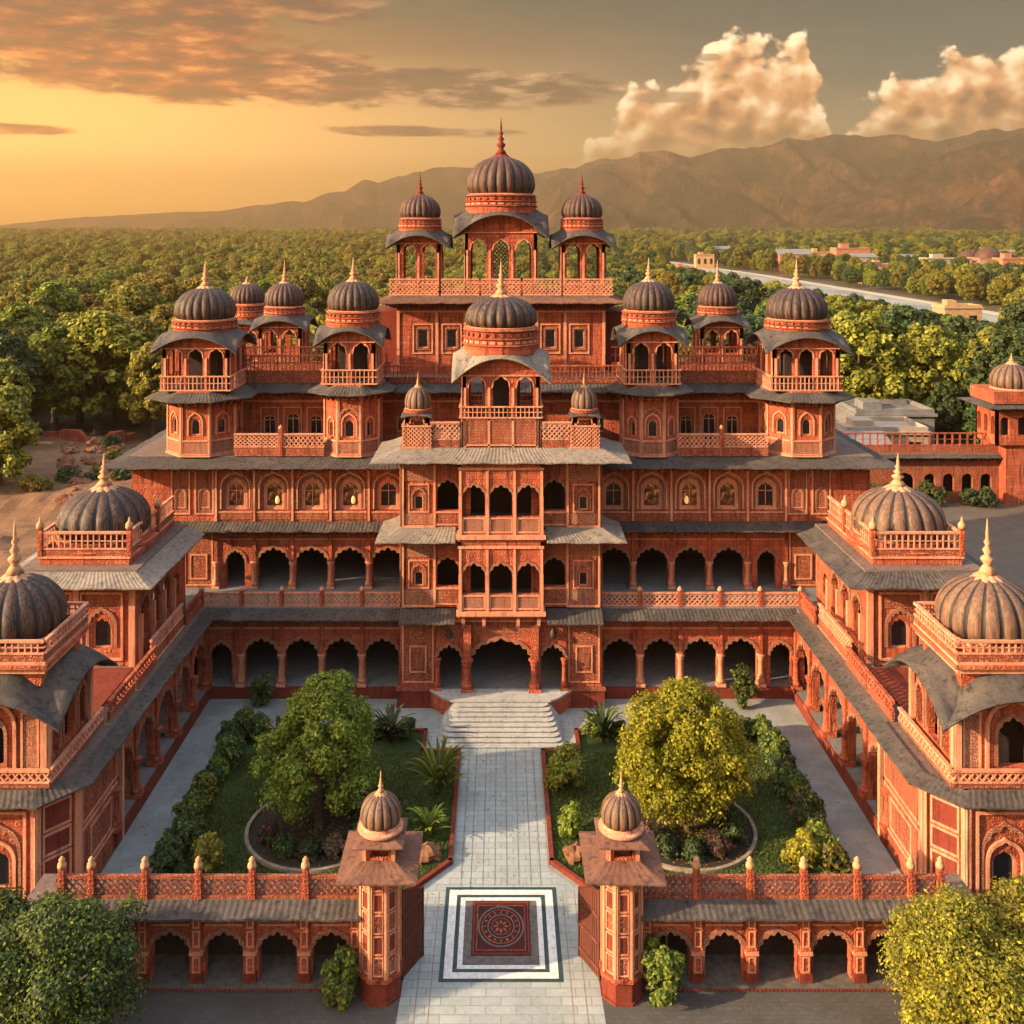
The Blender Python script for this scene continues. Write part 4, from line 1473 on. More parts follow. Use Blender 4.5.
# ================================================================== FRONT BOUNDARY ARCADE
for s in (1, -1):
    lab = {1: 'low red arcade with a pierced railing closing the courtyard to the right of the gateway',
           -1: 'low red arcade with a pierced railing closing the courtyard to the left of the gateway'}[s]
    fa = thing('boundary_arcade', (11.3 * s, 37.8, 0), lab, 'arcade', 'boundary arcades beside the gateway')
    XA, n, bw = 5.3, 6, 2.0
    mb = MB(s).at(XA, 37.2, 0)
    ops = [(bw * (i + .5), 1.42, .18, 1.25, .76, 7) for i in range(n)]
    wall(mb, bw * n + .4, .18, 3.0, ops, .4, 'stone', 'inner')
    for i, o in enumerate(ops):
        band(mb, o[0], o[1], o[3], o[4], 7, .13, .06, 'trimcarved')
        mb.box(o[0] - .7, o[0] + .7, -.03, 0, 2.3, 2.75, 'carved')
        mb.box(o[0] - .7, o[0] + .7, -.05, 0, 2.22, 2.28, 'trim')
    build('arcade_wall', mb, fa)
    for i in range(n + 1):
        mc = MB(s).at(XA, 37.2, 0)
        x = bw * i + (.12 if i == 0 else 0)
        mc.box(x - .24, x + .24, -.20, -.002, .18, .5, 'deep')
        mc.box(x - .19, x + .19, -.15, -.002, .5, 1.2, 'stone')
        frame(mc, x - .14, x + .14, .55, 1.15, .05, .03, 'trim', -.15)
        mc.box(x - .25, x + .25, -.2, -.002, 1.2, 1.32, 'trim')
        mc.box(x - .18, x + .18, -.14, -.002, 1.32, 2.95, 'stone')
        frame(mc, x - .13, x + .13, 1.5, 2.1, .05, .03, 'trim', -.14)
        frame(mc, x - .13, x + .13, 2.2, 2.8, .05, .03, 'trim', -.14)
        build('pier', mc, fa)
    mb = MB(s)
    mb.box(XA - .1, XA + 12.4, 36.85, 38.9, 0, .15, 'darkstone')
    mb.box(XA - .1, XA + 12.4, 36.92, 38.9, .15, .185, 'darkstone')  # floor colour darkened to stand for the shade under the arches
    for i in range(82): mb.box(XA + i * .15, XA + i * .15 + .09, 36.81, 36.85, .03, .12, 'deep')
    build('plinth', mb, fa)
    mb = MB(s)
    mb.box(XA, XA + 12.4, 38.5, 38.7, .185, 3.0, 'inner')
    mb.box(XA, XA + 12.4, 37.2, 38.75, 3.0, 3.14, 'roof')
    build('back_wall', mb, fa)
    mb = MB(s)
    eave(mb, [(XA - .2, 37.2), (XA + 12.3, 37.2)], 3.15, .78, .2, m='slate')
    build('eave', mb, fa)
    for i in range(6):
        x0 = XA + bw * i + (0 if i else -.5)
        x1 = XA + bw * (i + 1)
        if i == 5: x1 -= .9
        mr = MB(s).at(0, 37.35, 0)
        lattice(mr, x0 + .14, x1 - .14, 3.15, 3.98, 0, .09, 'x', 'carved', None, .11, .155)
        build('balustrade', mr, fa)
    for i in range(1, 7):
        x = XA + bw * i - (.9 if i == 6 else 0)
        mp = MB(s).at(x, 37.35, 0)
        mp.box(-.14, .14, -.16, .16, 3.142, 3.95, 'stone')
        mp.box(-.11, .11, -.13, .13, 3.95, 4.25, 'stone')
        mp.lathe(0, 0, [(.12, 4.25), (.17, 4.30), (.15, 4.42), (.09, 4.5), (.12, 4.56), (.03, 4.68)], 12, 'gilt')
        build('post', mp, fa)

# ================================================================== GATE TOWERS AND GATE LEAVES
for s in (1, -1):
    lab = {1: 'slim octagonal gate tower with a canopy roof and small dome, right of the paved path',
           -1: 'slim octagonal gate tower with a canopy roof and small dome, left of the paved path'}[s]
    gx, gy = 4.45, 36.9
    gt = thing('gate_tower', (gx * s, gy, 0), lab, 'gate tower', 'gate towers')
    mb = MB(s)
    mb.prism(octagon(gx, gy, .72), 0, .82, 'deep')
    mb.prism(octagon(gx, gy, .80), .82, .95, 'stone')
    mb.prism(octagon(gx, gy, .78), 0, .10, 'deep')
    build('pedestal', mb, gt)
    mb = MB(s)
    for i, (ox, oy, dg, L) in enumerate(faces_of(octagon(gx, gy, .66))):
        mb.at(ox, oy, dg)
        wall(mb, L, .95, 4.95, [], .1, 'stone')
        for k in range(5):
            z0 = 1.02 + k * .77
            frame(mb, .09, L - .09, z0, z0 + .70, .045, .045, 'trim')
            mb.box(.15, L - .15, -.012, 0, z0 + .06, z0 + .64, 'deep' if k % 2 else 'carved')
        mb.box(-.05, .06, -.08, 0, .95, 4.9, 'trim')
        mb.box(L - .06, L + .05, -.08, 0, .95, 4.9, 'trim')
    build('shaft', mb, gt)
    mb = MB(s)
    c4 = [(gx - .62, gy - .55), (gx + .62, gy - .55), (gx + .62, gy + 1.0), (gx - .62, gy + 1.0)]
    eave(mb, c4, 5.12, .82, .30, True, 'rustslate', brackets=True, bm='stone', seg=.16, thick=.06, corr=.008)
    mb.prism(c4, 4.8, 5.13, 'stone')
    build('canopy', mb, gt)
    mb = MB(s)
    k4 = [(gx - .56, gy - .5), (gx + .56, gy - .5), (gx + .56, gy + .75), (gx - .56, gy + .75)]
    for ox, oy, dg, L in faces_of(k4):
        mb.at(ox, oy, dg)
        wall(mb, L, 5.13, 5.75, [(L / 2, L * .62, 5.2, 5.5, .12, 0)], .1, 'stone', 'deep')
        mb.box(-.03, .1, -.05, 0, 5.13, 5.75, 'trim')
        mb.box(L - .1, L + .03, -.05, 0, 5.13, 5.75, 'trim')
    mb.at(0, 0, 0)
    mb.box(gx - .3, gx + .3, gy - .2, gy + .4, 5.131, 5.74, 'deep')
    build('lantern_kiosk', mb, gt)
    mb = MB(s)
    eave(mb, k4, 5.92, .36, .16, True, 'rustslate', brackets=False, seg=.16, thick=.05, corr=.006)
    mb.prism(k4, 5.751, 5.93, 'stone')
    mb.lathe(gx, gy + .12, [(.80, 5.93), (.84, 5.98), (.84, 6.05), (.72, 6.10), (.70, 6.2)], 32, 'trim', smooth=False)
    build('small_eave', mb, gt)
    dome_parts(s, gx, gy + .12, 6.2, .76, 1.05, .75, gt, 'domebrown', 14, neck=False)
    # leaf of the open gate
    lab = {1: 'open slatted dark red gate leaf hinged beside the gate tower right of the path',
           -1: 'open slatted dark red gate leaf hinged beside the gate tower left of the path'}[s]
    gl = thing('gate_leaf', (3.55 * s, 37.2, 0), lab, 'gate', 'open gate leaves')
    mb = MB(s).at(3.72, 37.35, 180 - 62)
    LL = 1.5
    top = lambda x: 3.35 - .75 * (x / LL) ** 1.5
    nS = 9
    mb.box(0, .09, -.05, .05, .05, 3.4, 'wood')
    for i in range(nS):
        x = .09 + (LL - .18) * i / nS
        x1 = x + (LL - .18) / nS * .82
        zt = top((x + x1) / 2)
        mb.box(x, x1, -.03, .03, .08, zt, 'wood')
    mb.box(LL - .09, LL, -.05, .05, .05, 2.7, 'wood')
    build('slatted_panel', mb, gl)
    for z in (.35, 1.3, 2.3):
        mb = MB(s).at(3.72, 37.35, 180 - 62)
        mb.box(.02, LL - .02, -.065, .065, z, z + .13, 'wood')
        build('cross_rail', mb, gl)

# ================================================================== STEPS, PAVING, LAWNS
stp = thing('staircase', (0, 56, 0), 'broad pale stone staircase with rounded corners below the palace entrance', 'stairs')
mb = MB()
mb.prism([(-2.75, 57.5), (2.75, 57.5), (3.2, 57.75), (4.1, 58.85), (-4.1, 58.85), (-3.2, 57.75)], 0, 1.0, 'stone')
mb.prism([(-2.85, 57.4), (2.85, 57.4), (3.3, 57.68), (4.25, 58.86), (-4.25, 58.86), (-3.3, 57.68)], 1.0, 1.12, 'marble')
build('landing', mb, stp)
for i in range(9):
    zt = 1.0 - (i + .4) * .107
    yf = 57.4 - (i + 1) * .36
    w = 2.72 + i * .085
    w2 = w + .05
    rc = .35
    pts = [(w2, 57.6), (-w2, 57.6)]
    for k in range(5):
        a = R(180 + 90 * k / 4)
        pts.append((-w + rc * (1 + math.cos(a)) , yf + rc * (1 + math.sin(a))))
    for k in range(5):
        a = R(270 + 90 * k / 4)
        pts.append((w - rc * (1 - math.cos(a)), yf + rc * (1 + math.sin(a))))
    mb = MB()
    mb.prism([(x * .985, y + .045) for x, y in pts], 0.004, zt - .045, 'floor')  # risers in darker stone than the treads, their shade put into the colour
    mb.prism(pts, zt - .045, zt, 'marble')
    build('step', mb, stp)


def slab_mat(name, c, hi, tw, th, mortar, ms=.02, grime=.4):
    m, t = newmat(name, .75, .3)
    br = t.n('ShaderNodeTexBrick')
    t.t.links.new(t.obj, br.inputs['Vector'])
    br.offset = 0.5
    br.inputs['Scale'].default_value = 1.0
    br.inputs['Brick Width'].default_value = tw
    br.inputs['Row Height'].default_value = th
    br.inputs['Mortar Size'].default_value = ms
    br.inputs['Color1'].default_value = c
    br.inputs['Color2'].default_value = hi
    br.inputs['Mortar'].default_value = mortar
    br.inputs['Bias'].default_value = -.1
    n = t.noise(t.obj, .5, 7, .65)
    col = t.mix(t.m('MULTIPLY', t.smooth(n, .40, .68), grime), br.outputs['Color'], sc3(c, .42))
    st = t.noise(t.obj, .16, 5, .7, .6)
    col = t.mix(t.m('MULTIPLY', t.smooth(st, .50, .66), grime * .7), col, (c[0] * .5, c[1] * .46, c[2] * .40, 1))
    n2 = t.noise(t.obj, 6, 5, .65)
    col = t.mix(.3, col, t.ramp(n2, [(.3, sc3(c, .6)), (.7, hi)]))
    t.set(t.b.inputs['Base Color'], col)
    h = t.m('ADD', t.m('MULTIPLY', br.outputs['Fac'], -.6), t.m('MULTIPLY', n2, .5))
    t.set(t.b.inputs['Normal'], t.bump(h, .35, .03))
    return m


M['courtpave'] = slab_mat('grey_courtyard_flags', (.245, .253, .24, 1), (.30, .307, .29, 1), .9, .6, (.20, .19, .17, 1), .012, .55)
M['pathpave'] = slab_mat('pale_path_slabs', (.27, .295, .285, 1), (.355, .38, .365, 1), 1.1, .42, (.17, .185, .165, 1), .022, .45)
M['roadpave'] = slab_mat('dark_forecourt_setts', (.07, .064, .06, 1), (.095, .088, .08, 1), .35, .2, (.06, .055, .05, 1), .02, .5)


def sheet(name, poly, z, m, kind='structure'):
    mb = MB()
    mb.add([(x, y, z) for x, y in poly], [tuple(range(len(poly)))], m)
    o = build(name, mb)
    if kind: o['kind'] = kind
    return o


sheet('forecourt', [(-30, 20), (30, 20), (30, 39.5), (-30, 39.5)], .008, 'roadpave')
sheet('courtyard_paving', [(-17.46, 38.9), (17.46, 38.9), (17.46, 60), (-17.46, 60)], .012, 'courtpave')
sheet('path', [(-3.75, 33.8), (3.75, 33.8), (3.55, 42.2), (2.08, 44.0), (2.08, 54.5), (-2.08, 54.5), (-2.08, 44.0), (-3.55, 42.2)], .018, 'pathpave')
sheet('path_landing', [(-4.1, 53.8), (4.1, 53.8), (4.1, 58.0), (-4.1, 58.0)], .015, 'pathpave')
mb = MB()
for x in (-1.72, -1.3, -.78, -.26, .26, .78, 1.3, 1.72):
    mb.box(x - .022, x + .022, 42.8, 54.3, .012, .022, 'greygreen')
for x in (-2.6, -3.1, 2.6, 3.1):
    mb.box(x - .02, x + .02, 34.0, 42.4, .012, .022, 'kerbstone')
o = build('path_inlay', mb)
o['kind'] = 'structure'

# inlaid square with the red medallion carpet
em = thing('emblem_floor', (0, 40, .02), 'dark red carpet square with a round carved medallion inside black and white marble borders', 'floor emblem')
mb = MB()


def ring(mb, x0, x1, y0, y1, w, z0, z1, m):
    mb.box(x0, x1, y0, y0 + w, z0, z1, m)
    mb.box(x0, x1, y1 - w, y1, z0, z1, m)
    mb.box(x0, x0 + w, y0 + w, y1 - w, z0, z1, m)
    mb.box(x1 - w, x1, y0 + w, y1 - w, z0, z1, m)


ring(mb, -2.34, 2.34, 37.3, 42.7, .17, .01, .026, 'teal')
ring(mb, -2.17, 2.17, 37.47, 42.53, .32, .01, .026, 'whitemarble')
ring(mb, -1.85, 1.85, 37.79, 42.21, .17, .01, .026, 'teal')
ring(mb, -1.68, 1.68, 37.96, 42.04, .20, .01, .026, 'whitemarble')
build('marble_border', mb, em)
mb = MB()
mb.box(-1.48, 1.48, 38.16, 41.84, .01, .028, 'darkstone')
build('dark_field', mb, em)
M['carpet'] = stone('crimson_carpet', (.075, .012, .012, 1), (.14, .03, .024, 1), .5, .7, 7.0, .5)
mb = MB()
mb.box(-1.16, 1.16, 38.65, 41.78, .028, .05, 'carpet')
ring(mb, -1.12, 1.12, 38.7, 41.72, .06, .05, .058, 'deep')
ring(mb, -.98, .98, 38.9, 41.5, .04, .05, .058, 'carved')
build('carpet', mb, em)
mb = MB()
cy_ = 40.25
for r0, r1, mm in ((.86, .93, 'darkstone'), (.74, .78, 'carved'), (.50, .55, 'darkstone'), (.36, .39, 'carved')):
    n = 48
    vs = []
    for i in range(n):
        a = 2 * math.pi * i / n
        for r in (r0, r1): vs.append((r * math.cos(a), cy_ + 1.28 * r * math.sin(a), .062))
    mb.add(vs, [(2 * i, 2 * i + 1, 2 * ((i + 1) % n) + 1, 2 * ((i + 1) % n)) for i in range(n)], mm)
for k in range(16):
    a = 2 * math.pi * k / 16
    c, s_ = math.cos(a), math.sin(a)
    p = lambda r, w: (r * c - w * s_, cy_ + 1.28 * (r * s_ + w * c), .06)
    mb.add([p(.57, 0), p(.64, -.05), p(.73, 0), p(.64, .05)], [(0, 1, 2, 3)], 'carved')
    if k % 2 == 0: mb.add([p(.08, 0), p(.2, -.06), p(.34, 0), p(.2, .06)], [(0, 1, 2, 3)], 'carved')
build('medallion', mb, em)

M['grass'] = stone('mown_grass', (.030, .055, .012, 1), (.085, .105, .024, 1), .35, 0, 5, .8)
M['soil'] = stone('dark_soil', (.035, .026, .018, 1), (.06, .045, .03, 1), .3, 0, 5, .8)
for s in (1, -1):
    lab = SIDE[s]
    pl = [(2.25, 44.3), (2.25, 53.7), (4.2, 53.7), (4.2, 55.9), (15.3, 55.9), (15.3, 42.2), (4.0, 42.2)]
    pl = [(x * s, y) for x, y in pl]
    if s < 0: pl.reverse()
    pl = pl[::-1] if True else pl
    # orientation: make counter-clockwise
    area = sum(pl[i][0] * pl[(i + 1) % len(pl)][1] - pl[(i + 1) % len(pl)][0] * pl[i][1] for i in range(len(pl)))
    if area < 0: pl.reverse()
    sheet('lawn', pl, .05, 'grass')
    mb = MB(s)
    q = [(4.0, 42.2), (2.25, 44.3), (2.25, 53.7), (4.2, 53.7), (4.2, 55.9), (15.3, 55.9), (15.3, 42.2)]
    for (ax, ay), (bx, by) in zip(q, q[1:]):
        d = math.hypot(bx - ax, by - ay)
        mb.at(ax, ay, math.degrees(math.atan2(by - ay, bx - ax)))
        mb.box(-.09, d + .09, -.1, .1, .0, .22 if ax < 4.5 else .16, 'deep' if ax < 4.3 else 'kerbstone')
    mb.at(0, 0, 0)
    kb = build('garden_kerb', mb)
    tag(kb, {1: 'low red and grey stone kerb edging the lawn right of the path', -1: 'low red and grey stone kerb edging the lawn left of the path'}[s], 'kerb', 'kerbs of the two lawns')
    # round bed under the tree
    bx_, by_ = 8.6 * s, 46.9
    mb = MB()
    n = 56
    vs = []
    for i in range(n):
        a = 2 * math.pi * i / n
        for r, z in ((3.15, .05), (3.15, .2), (3.32, .2), (3.32, .05)):
            vs.append((bx_ + r * math.cos(a), by_ + r * math.sin(a) * 1.02, z))
    fs = []
    for i in range(n):
        j = (i + 1) % n
        for k in range(3): fs.append((4 * i + k, 4 * j + k, 4 * j + k + 1, 4 * i + k + 1))
    mb.add(vs, [f[::-1] for f in fs], 'kerbstone')
    kb = build('round_kerb', mb)
    tag(kb, {1: 'curved pale kerb of the round bed under the yellow green tree', -1: 'curved pale kerb of the round bed under the dark green tree'}[s], 'kerb', 'round bed kerbs')
    o = sheet('soil_bed', [(bx_ + 3.15 * math.cos(2 * math.pi * i / 40), by_ + 3.2 * math.sin(2 * math.pi * i / 40)) for i in range(40)], .07, 'soil')


# ================================================================== PLANTS
def leaf_mesh(name, clumps, per, size, mats, seed, flat=.45, aspect=1.5):
    """leaf quads spread over many small clumps"""
    rng = np.random.default_rng(seed)
    C = np.array([c[:3] for c in clumps])
    Rr = np.array([c[3] for c in clumps])
    w = Rr ** 2
    cnt = np.maximum(6, (w / w.sum() * per)).astype(int)
    idx = np.repeat(np.arange(len(C)), cnt)
    n = len(idx)
    d = rng.normal(size=(n, 3))
    d /= np.linalg.norm(d, axis=1)[:, None]
    d[:, 2] = np.where(d[:, 2] < -.5, -d[:, 2], d[:, 2])
    rad = Rr[idx] * (rng.random(n) ** .38) * (1 + .12 * rng.normal(size=n))
    P = C[idx] + d * rad[:, None]
    nrm = d + flat * rng.normal(size=(n, 3)) + np.array([0, 0, .35])
    nrm /= np.linalg.norm(nrm, axis=1)[:, None]
    t = np.cross(nrm, rng.normal(size=(n, 3)))
    t /= np.linalg.norm(t, axis=1)[:, None]
    b = np.cross(nrm, t)
    s_ = size * (.6 + .8 * rng.random(n))[:, None]
    a = s_ * aspect / 2
    V = np.empty((n, 4, 3))
    V[:, 0] = P - t * a
    V[:, 1] = P + b * s_ * .5
    V[:, 2] = P + t * a
    V[:, 3] = P - b * s_ * .5
    me = bpy.data.meshes.new(name)
    me.vertices.add(n * 4)
    me.vertices.foreach_set('co', V.reshape(-1))
    me.loops.add(n * 4)
    me.loops.foreach_set('vertex_index', np.arange(n * 4, dtype=np.int32))
    me.polygons.add(n)
    me.polygons.foreach_set('loop_start', np.arange(n, dtype=np.int32) * 4)
    me.polygons.foreach_set('loop_total', np.full(n, 4, dtype=np.int32))
    for m in mats: me.materials.append(M[m])
    if len(mats) > 1:
        me.polygons.foreach_set('material_index', (rng.random(n) < .3).astype(np.int32))
    me.update()
    me.validate()
    return me


def crown_clumps(rx, ry, h0, h1, n, seed, cr=.24, shape=1.0):
    """clump centres near the skin of an uneven egg-shaped crown"""
    rng = np.random.default_rng(seed)
    out = []
    big = [(rng.normal() * .35 * rx, rng.normal() * .35 * ry, h0 + (h1 - h0) * (.25 + .6 * rng.random()), .45 + .25 * rng.random()) for _ in range(7)]
    for i in range(n):
        z = rng.random() ** .85
        prof = math.sqrt(max(.03, 1 - (abs(z - .38) / .62) ** 2.0)) if z > .38 else math.sqrt(max(.12, 1 - (abs(z - .38) / .46) ** 2.2))
        a = rng.random() * 2 * math.pi
        k = (.55 + .45 * rng.random()) * (1 + .14 * math.sin(2 * a + seed) + .10 * math.sin(3 * a + seed * 1.7 + 4 * z))
        r = prof * k * (1 - cr * .6)
        out.append((rx * r * math.cos(a), ry * r * math.sin(a), h0 + (h1 - h0) * (z * .92 + .02), cr * (rx + ry) / 2 * (.55 + .75 * rng.random())))
    for x, y, z, f in big: out.append((x, y, z, f * cr * 1.6 * rx))
    return out


def limbs(mb, h, r, spread, n, seed, base_h=.35, m='bark'):
    rng = random.Random(seed)

    def tube(p, q, r0, r1):
        p, q = Vector(p), Vector(q)
        d = (q - p).normalized()
        a = d.orthogonal().normalized()
        b = d.cross(a)
        k = 7
        vs = [tuple(p + (a * math.cos(2 * math.pi * i / k) + b * math.sin(2 * math.pi * i / k)) * r0) for i in range(k)] + \
             [tuple(q + (a * math.cos(2 * math.pi * i / k) + b * math.sin(2 * math.pi * i / k)) * r1) for i in range(k)]
        mb.add(vs, [(i, (i + 1) % k, k + (i + 1) % k, k + i) for i in range(k)], m, True)
    f = (rng.uniform(-.1, .1), rng.uniform(-.1, .1), h * base_h)
    tube((0, 0, -.15), f, r * 1.35, r)
    tube(f, (f[0] * 2, f[1] * 2, h * .8), r, r * .25)
    for i in range(n):
        a = 2 * math.pi * (i + rng.random() * .6) / n
        z = h * (base_h + .3 * rng.random())
        p = (f[0], f[1], z * .95)
        q = (spread * .5 * math.cos(a), spread * .5 * math.sin(a), z + h * .14)
        tube(p, q, r * .55, r * .3)
        q2 = (spread * .85 * math.cos(a + .3), spread * .85 * math.sin(a + .3), z + h * (.2 + .2 * rng.random()))
        tube(q, q2, r * .3, r * .1)


def meshobj(name, me, parent=None, loc=(0, 0, 0)):
    o = bpy.data.objects.new(name, me)
    COL.objects.link(o)
    ORG[o.name] = Vector(loc) + (ORG[parent.name] if parent else Vector((0, 0, 0)))
    o.parent = parent
    o.location = loc
    return o


def trunk_mesh(h, r, spread, n, seed, base_h=.35):
    mb = MB()
    limbs(mb, h, r, spread, n, seed, base_h)
    me = bpy.data.meshes.new('trunk')
    me.from_pydata(mb.v, [], mb.f)
    me.materials.append(M['bark'])
    for p in me.polygons: p.use_smooth = True
    return me


def tree(name, loc, rx, h0, h1, clumps, leaves, size, mats, seed, label, group=None, cat='tree', cr=.24, tr=.16, base_h=.3, shape=None):
    t = thing(name, loc, label, cat, group)
    cl = crown_clumps(rx, rx * .95, h0, h1, clumps, seed, cr)
    if shape: cl = [shape(c) for c in cl]
    meshobj('crown', leaf_mesh('crown', cl, leaves, size, mats, seed), t)
    meshobj('trunk', trunk_mesh(h1 * .85, tr, rx, 6, seed, base_h), t)
    return t


M['blade'] = leafmat('grass_blades', (.055, .085, .016, 1), (.14, .155, .035, 1), .3)
# courtyard trees
tree('courtyard_tree', (-8.55, 47.0, .06), 3.25, 1.0, 7.1, 200, 46000, .105, ['leaf', 'leaf'], 5,
     'tall dense green tree in the round bed on the left lawn', 'courtyard trees', tr=.17, base_h=.24, cr=.17,
     shape=lambda c: (c[0] * (1.0 if c[2] < 3.6 else 1.0 - .13 * (c[2] - 3.6)) + max(0, c[2] - 3.4) * .12, c[1] * (1.0 if c[2] < 3.6 else .85), c[2], c[3]))
tree('courtyard_tree', (8.7, 46.6, .06), 3.35, 1.1, 6.8, 200, 46000, .105, ['leafyellow', 'leafyellow'], 8,
     'round yellow green tree in the round bed on the right lawn', 'courtyard trees', tr=.16, base_h=.24, cr=.17)
# street trees in front of the arcade
tree('forecourt_tree', (-15.0, 33.6, .01), 2.75, .6, 5.2, 140, 52000, .085, ['leafdark', 'leaf'], 21, 'large bushy green tree in front of the arcade, left of its arches', 'trees in the forecourt', tr=.15)
tree('forecourt_tree', (-17.6, 34.2, .01), 2.5, .6, 5.0, 100, 32000, .095, ['leafdark', 'leaf'], 22, 'darker green tree beside the bushy one, cut by the left edge of the picture', 'trees in the forecourt', tr=.15)
tree('forecourt_tree', (15.5, 33.6, .01), 2.8, .6, 5.2, 140, 56000, .08, ['leafolive', 'leafyellow'], 23, 'large yellow flecked tree in front of the arcade, lower right corner', 'trees in the forecourt', tr=.15)
tree('forecourt_tree', (18.2, 34.6, .01), 2.3, .6, 5.2, 100, 30000, .095, ['leafolive', 'leafyellow'], 24, 'olive tree behind the yellow flecked one, cut by the right edge of the picture', 'trees in the forecourt', tr=.15)


def shrub(name, loc, r, h, mats, seed, label, group, leaves=3500, size=.11, cat='shrub'):
    cl = crown_clumps(r, r, .02, h, 26, seed, .34)
    t = thing(name, loc, label, cat, group)
    meshobj('foliage', leaf_mesh('foliage', cl, leaves, size, mats, seed), t)
    return t


def broadleaf(name, loc, h, r, n, m, seed, label, group):
    """arching long leaves from one root"""
    rng = random.Random(seed)
    t = thing(name, loc, label, 'plant', group)
    mb = MB()
    for i in range(n):
        a = rng.random() * 2 * math.pi
        L = r * rng.uniform(.6, 1.1)
        H = h * rng.uniform(.45, 1.1)
        w = .075 * rng.uniform(.7, 1.5)
        vs = []
        K = 7
        for k in range(K + 1):
            u = k / K
            x = L * u ** 1.2
            z = H * (1.75 * u - .95 * u * u)
            ww = w * math.sin(math.pi * min(.97, u * .9 + .08)) ** .7
            vs.append((x * math.cos(a) - ww * math.sin(a), x * math.sin(a) + ww * math.cos(a), z))
            vs.append((x * math.cos(a) + ww * math.sin(a), x * math.sin(a) - ww * math.cos(a), z))
        mb.add(vs, [(2 * k, 2 * k + 1, 2 * k + 3, 2 * k + 2) for k in range(K)], m)
    me = bpy.data.meshes.new('fronds')
    me.from_pydata(mb.v, [], mb.f)
    me.materials.append(M[m])
    meshobj('fronds', me, t)
    return t


# border shrubs along the outer edge of both lawns, and at the back
HM = [['leafdark', 'leaf'], ['leaf', 'leafdark'], ['leafdark'], ['leafolive', 'leafdark']]
for s in (1, -1):
    for i in range(15):
        y = 43.3 + i * .88
        rr = random.uniform(.55, .85)
        mats = HM[random.randrange(4)]
        col = {'leafdark': 'dark green', 'leaf': 'mid green', 'leafolive': 'olive'}[mats[0]]
        if s > 0 and i in (5, 8): mats, col = ['leafrose', 'leafdark'], 'rosy brown'
        lb = '%s shrub in the hedge row along the outer edge of the %s lawn' % (col, SIDE[s])
        shrub('hedge_shrub', (s * (14.45 + random.uniform(-.2, .2)), y, .05), rr, rr * 1.9, mats, 100 + i + 40 * (s > 0), lb, '%s hedge shrubs of the %s lawn' % (col, SIDE[s]), 3000)
    for i in range(7):
        x = 5.2 + i * 1.35
        rr = random.uniform(.5, .75)
        mats = HM[random.randrange(3)]
        col = {'leafdark': 'dark green', 'leaf': 'mid green'}[mats[0]]
        lb = '%s shrub in the border at the palace end of the %s lawn' % (col, SIDE[s])
        shrub('border_shrub', (s * x, 55.1, .05), rr, rr * 1.8, mats, 200 + i + 40 * (s > 0), lb, '%s border shrubs of the %s lawn' % (col, SIDE[s]), 2600)
    for i in range(9):
        a = R(-150 + i * 30)
        lb = 'low dark shrub in the round bed under the %s tree' % ('yellow green' if s > 0 else 'dense green')
        shrub('bed_shrub', (s * 8.6 + 2.3 * math.cos(a), 46.9 + 2.3 * math.sin(a), .07), .6, .75, ['leafdark'] if i % 3 else ['leafrose', 'leafdark'], 300 + i, lb, 'shrubs in the round bed on the %s' % SIDE[s], 1600)
shrub('garden_shrub', (-12.9, 43.9, .05), .75, 1.3, ['leafautumn', 'leafolive'], 401, 'rusty yellow shrub at the front corner of the left lawn', 'yellow corner shrubs')
shrub('garden_shrub', (13.2, 43.7, .05), .85, 1.6, ['leafyellow', 'leafautumn'], 402, 'golden yellow shrub at the front corner of the right lawn', 'yellow corner shrubs')
shrub('wall_shrub', (-14.1, 59.1, .02), .65, 2.0, ['leafdark', 'leaf'], 403, 'small green bush against the palace plinth left of the tree', 'bushes on the courtyard paving')
shrub('wall_shrub', (14.3, 59.0, .02), .8, 2.4, ['leafdark', 'leaf'], 404, 'small green bush against the palace plinth right of the tree', 'bushes on the courtyard paving')
shrub('arcade_shrub', (-5.75, 36.3, .01), .72, 1.9, ['leaf', 'leafdark'], 405, 'leafy bush outside the arcade, left of the gate tower', 'bushes by the gate towers', 4500)
shrub('arcade_shrub', (5.95, 36.3, .01), .78, 2.1, ['leaf', 'leafdark'], 406, 'leafy bush outside the arcade, right of the gate tower', 'bushes by the gate towers', 4500)
shrub('path_shrub', (3.25, 50.2, .05), 1.15, 2.1, ['leafolive', 'leaf'], 407, 'rounded olive bush beside the path on the right lawn', None, 6000)
shrub('path_shrub', (3.3, 46.3, .05), .62, 1.3, ['leaf'], 408, 'small bright green bush near the path, just behind the rock on the right', None)
broadleaf('broadleaf_plant', (-3.1, 49.6, .05), 2.6, 1.6, 75, 'leaf', 1, 'tall plant with arching blue green fronds beside the path on the left', None)
broadleaf('broadleaf_plant', (-3.3, 46.2, .05), 1.6, 1.0, 45, 'leaf', 2, 'smaller arching plant behind the rock on the left of the path', None)
broadleaf('broadleaf_plant', (-6.0, 54.6, .05), 2.0, 1.3, 60, 'leafdark', 3, 'dark arching plant at the back corner of the left lawn', None)
broadleaf('broadleaf_plant', (5.6, 54.7, .05), 2.1, 1.3, 60, 'leafdark', 4, 'dark arching plant at the back corner of the right lawn', None)


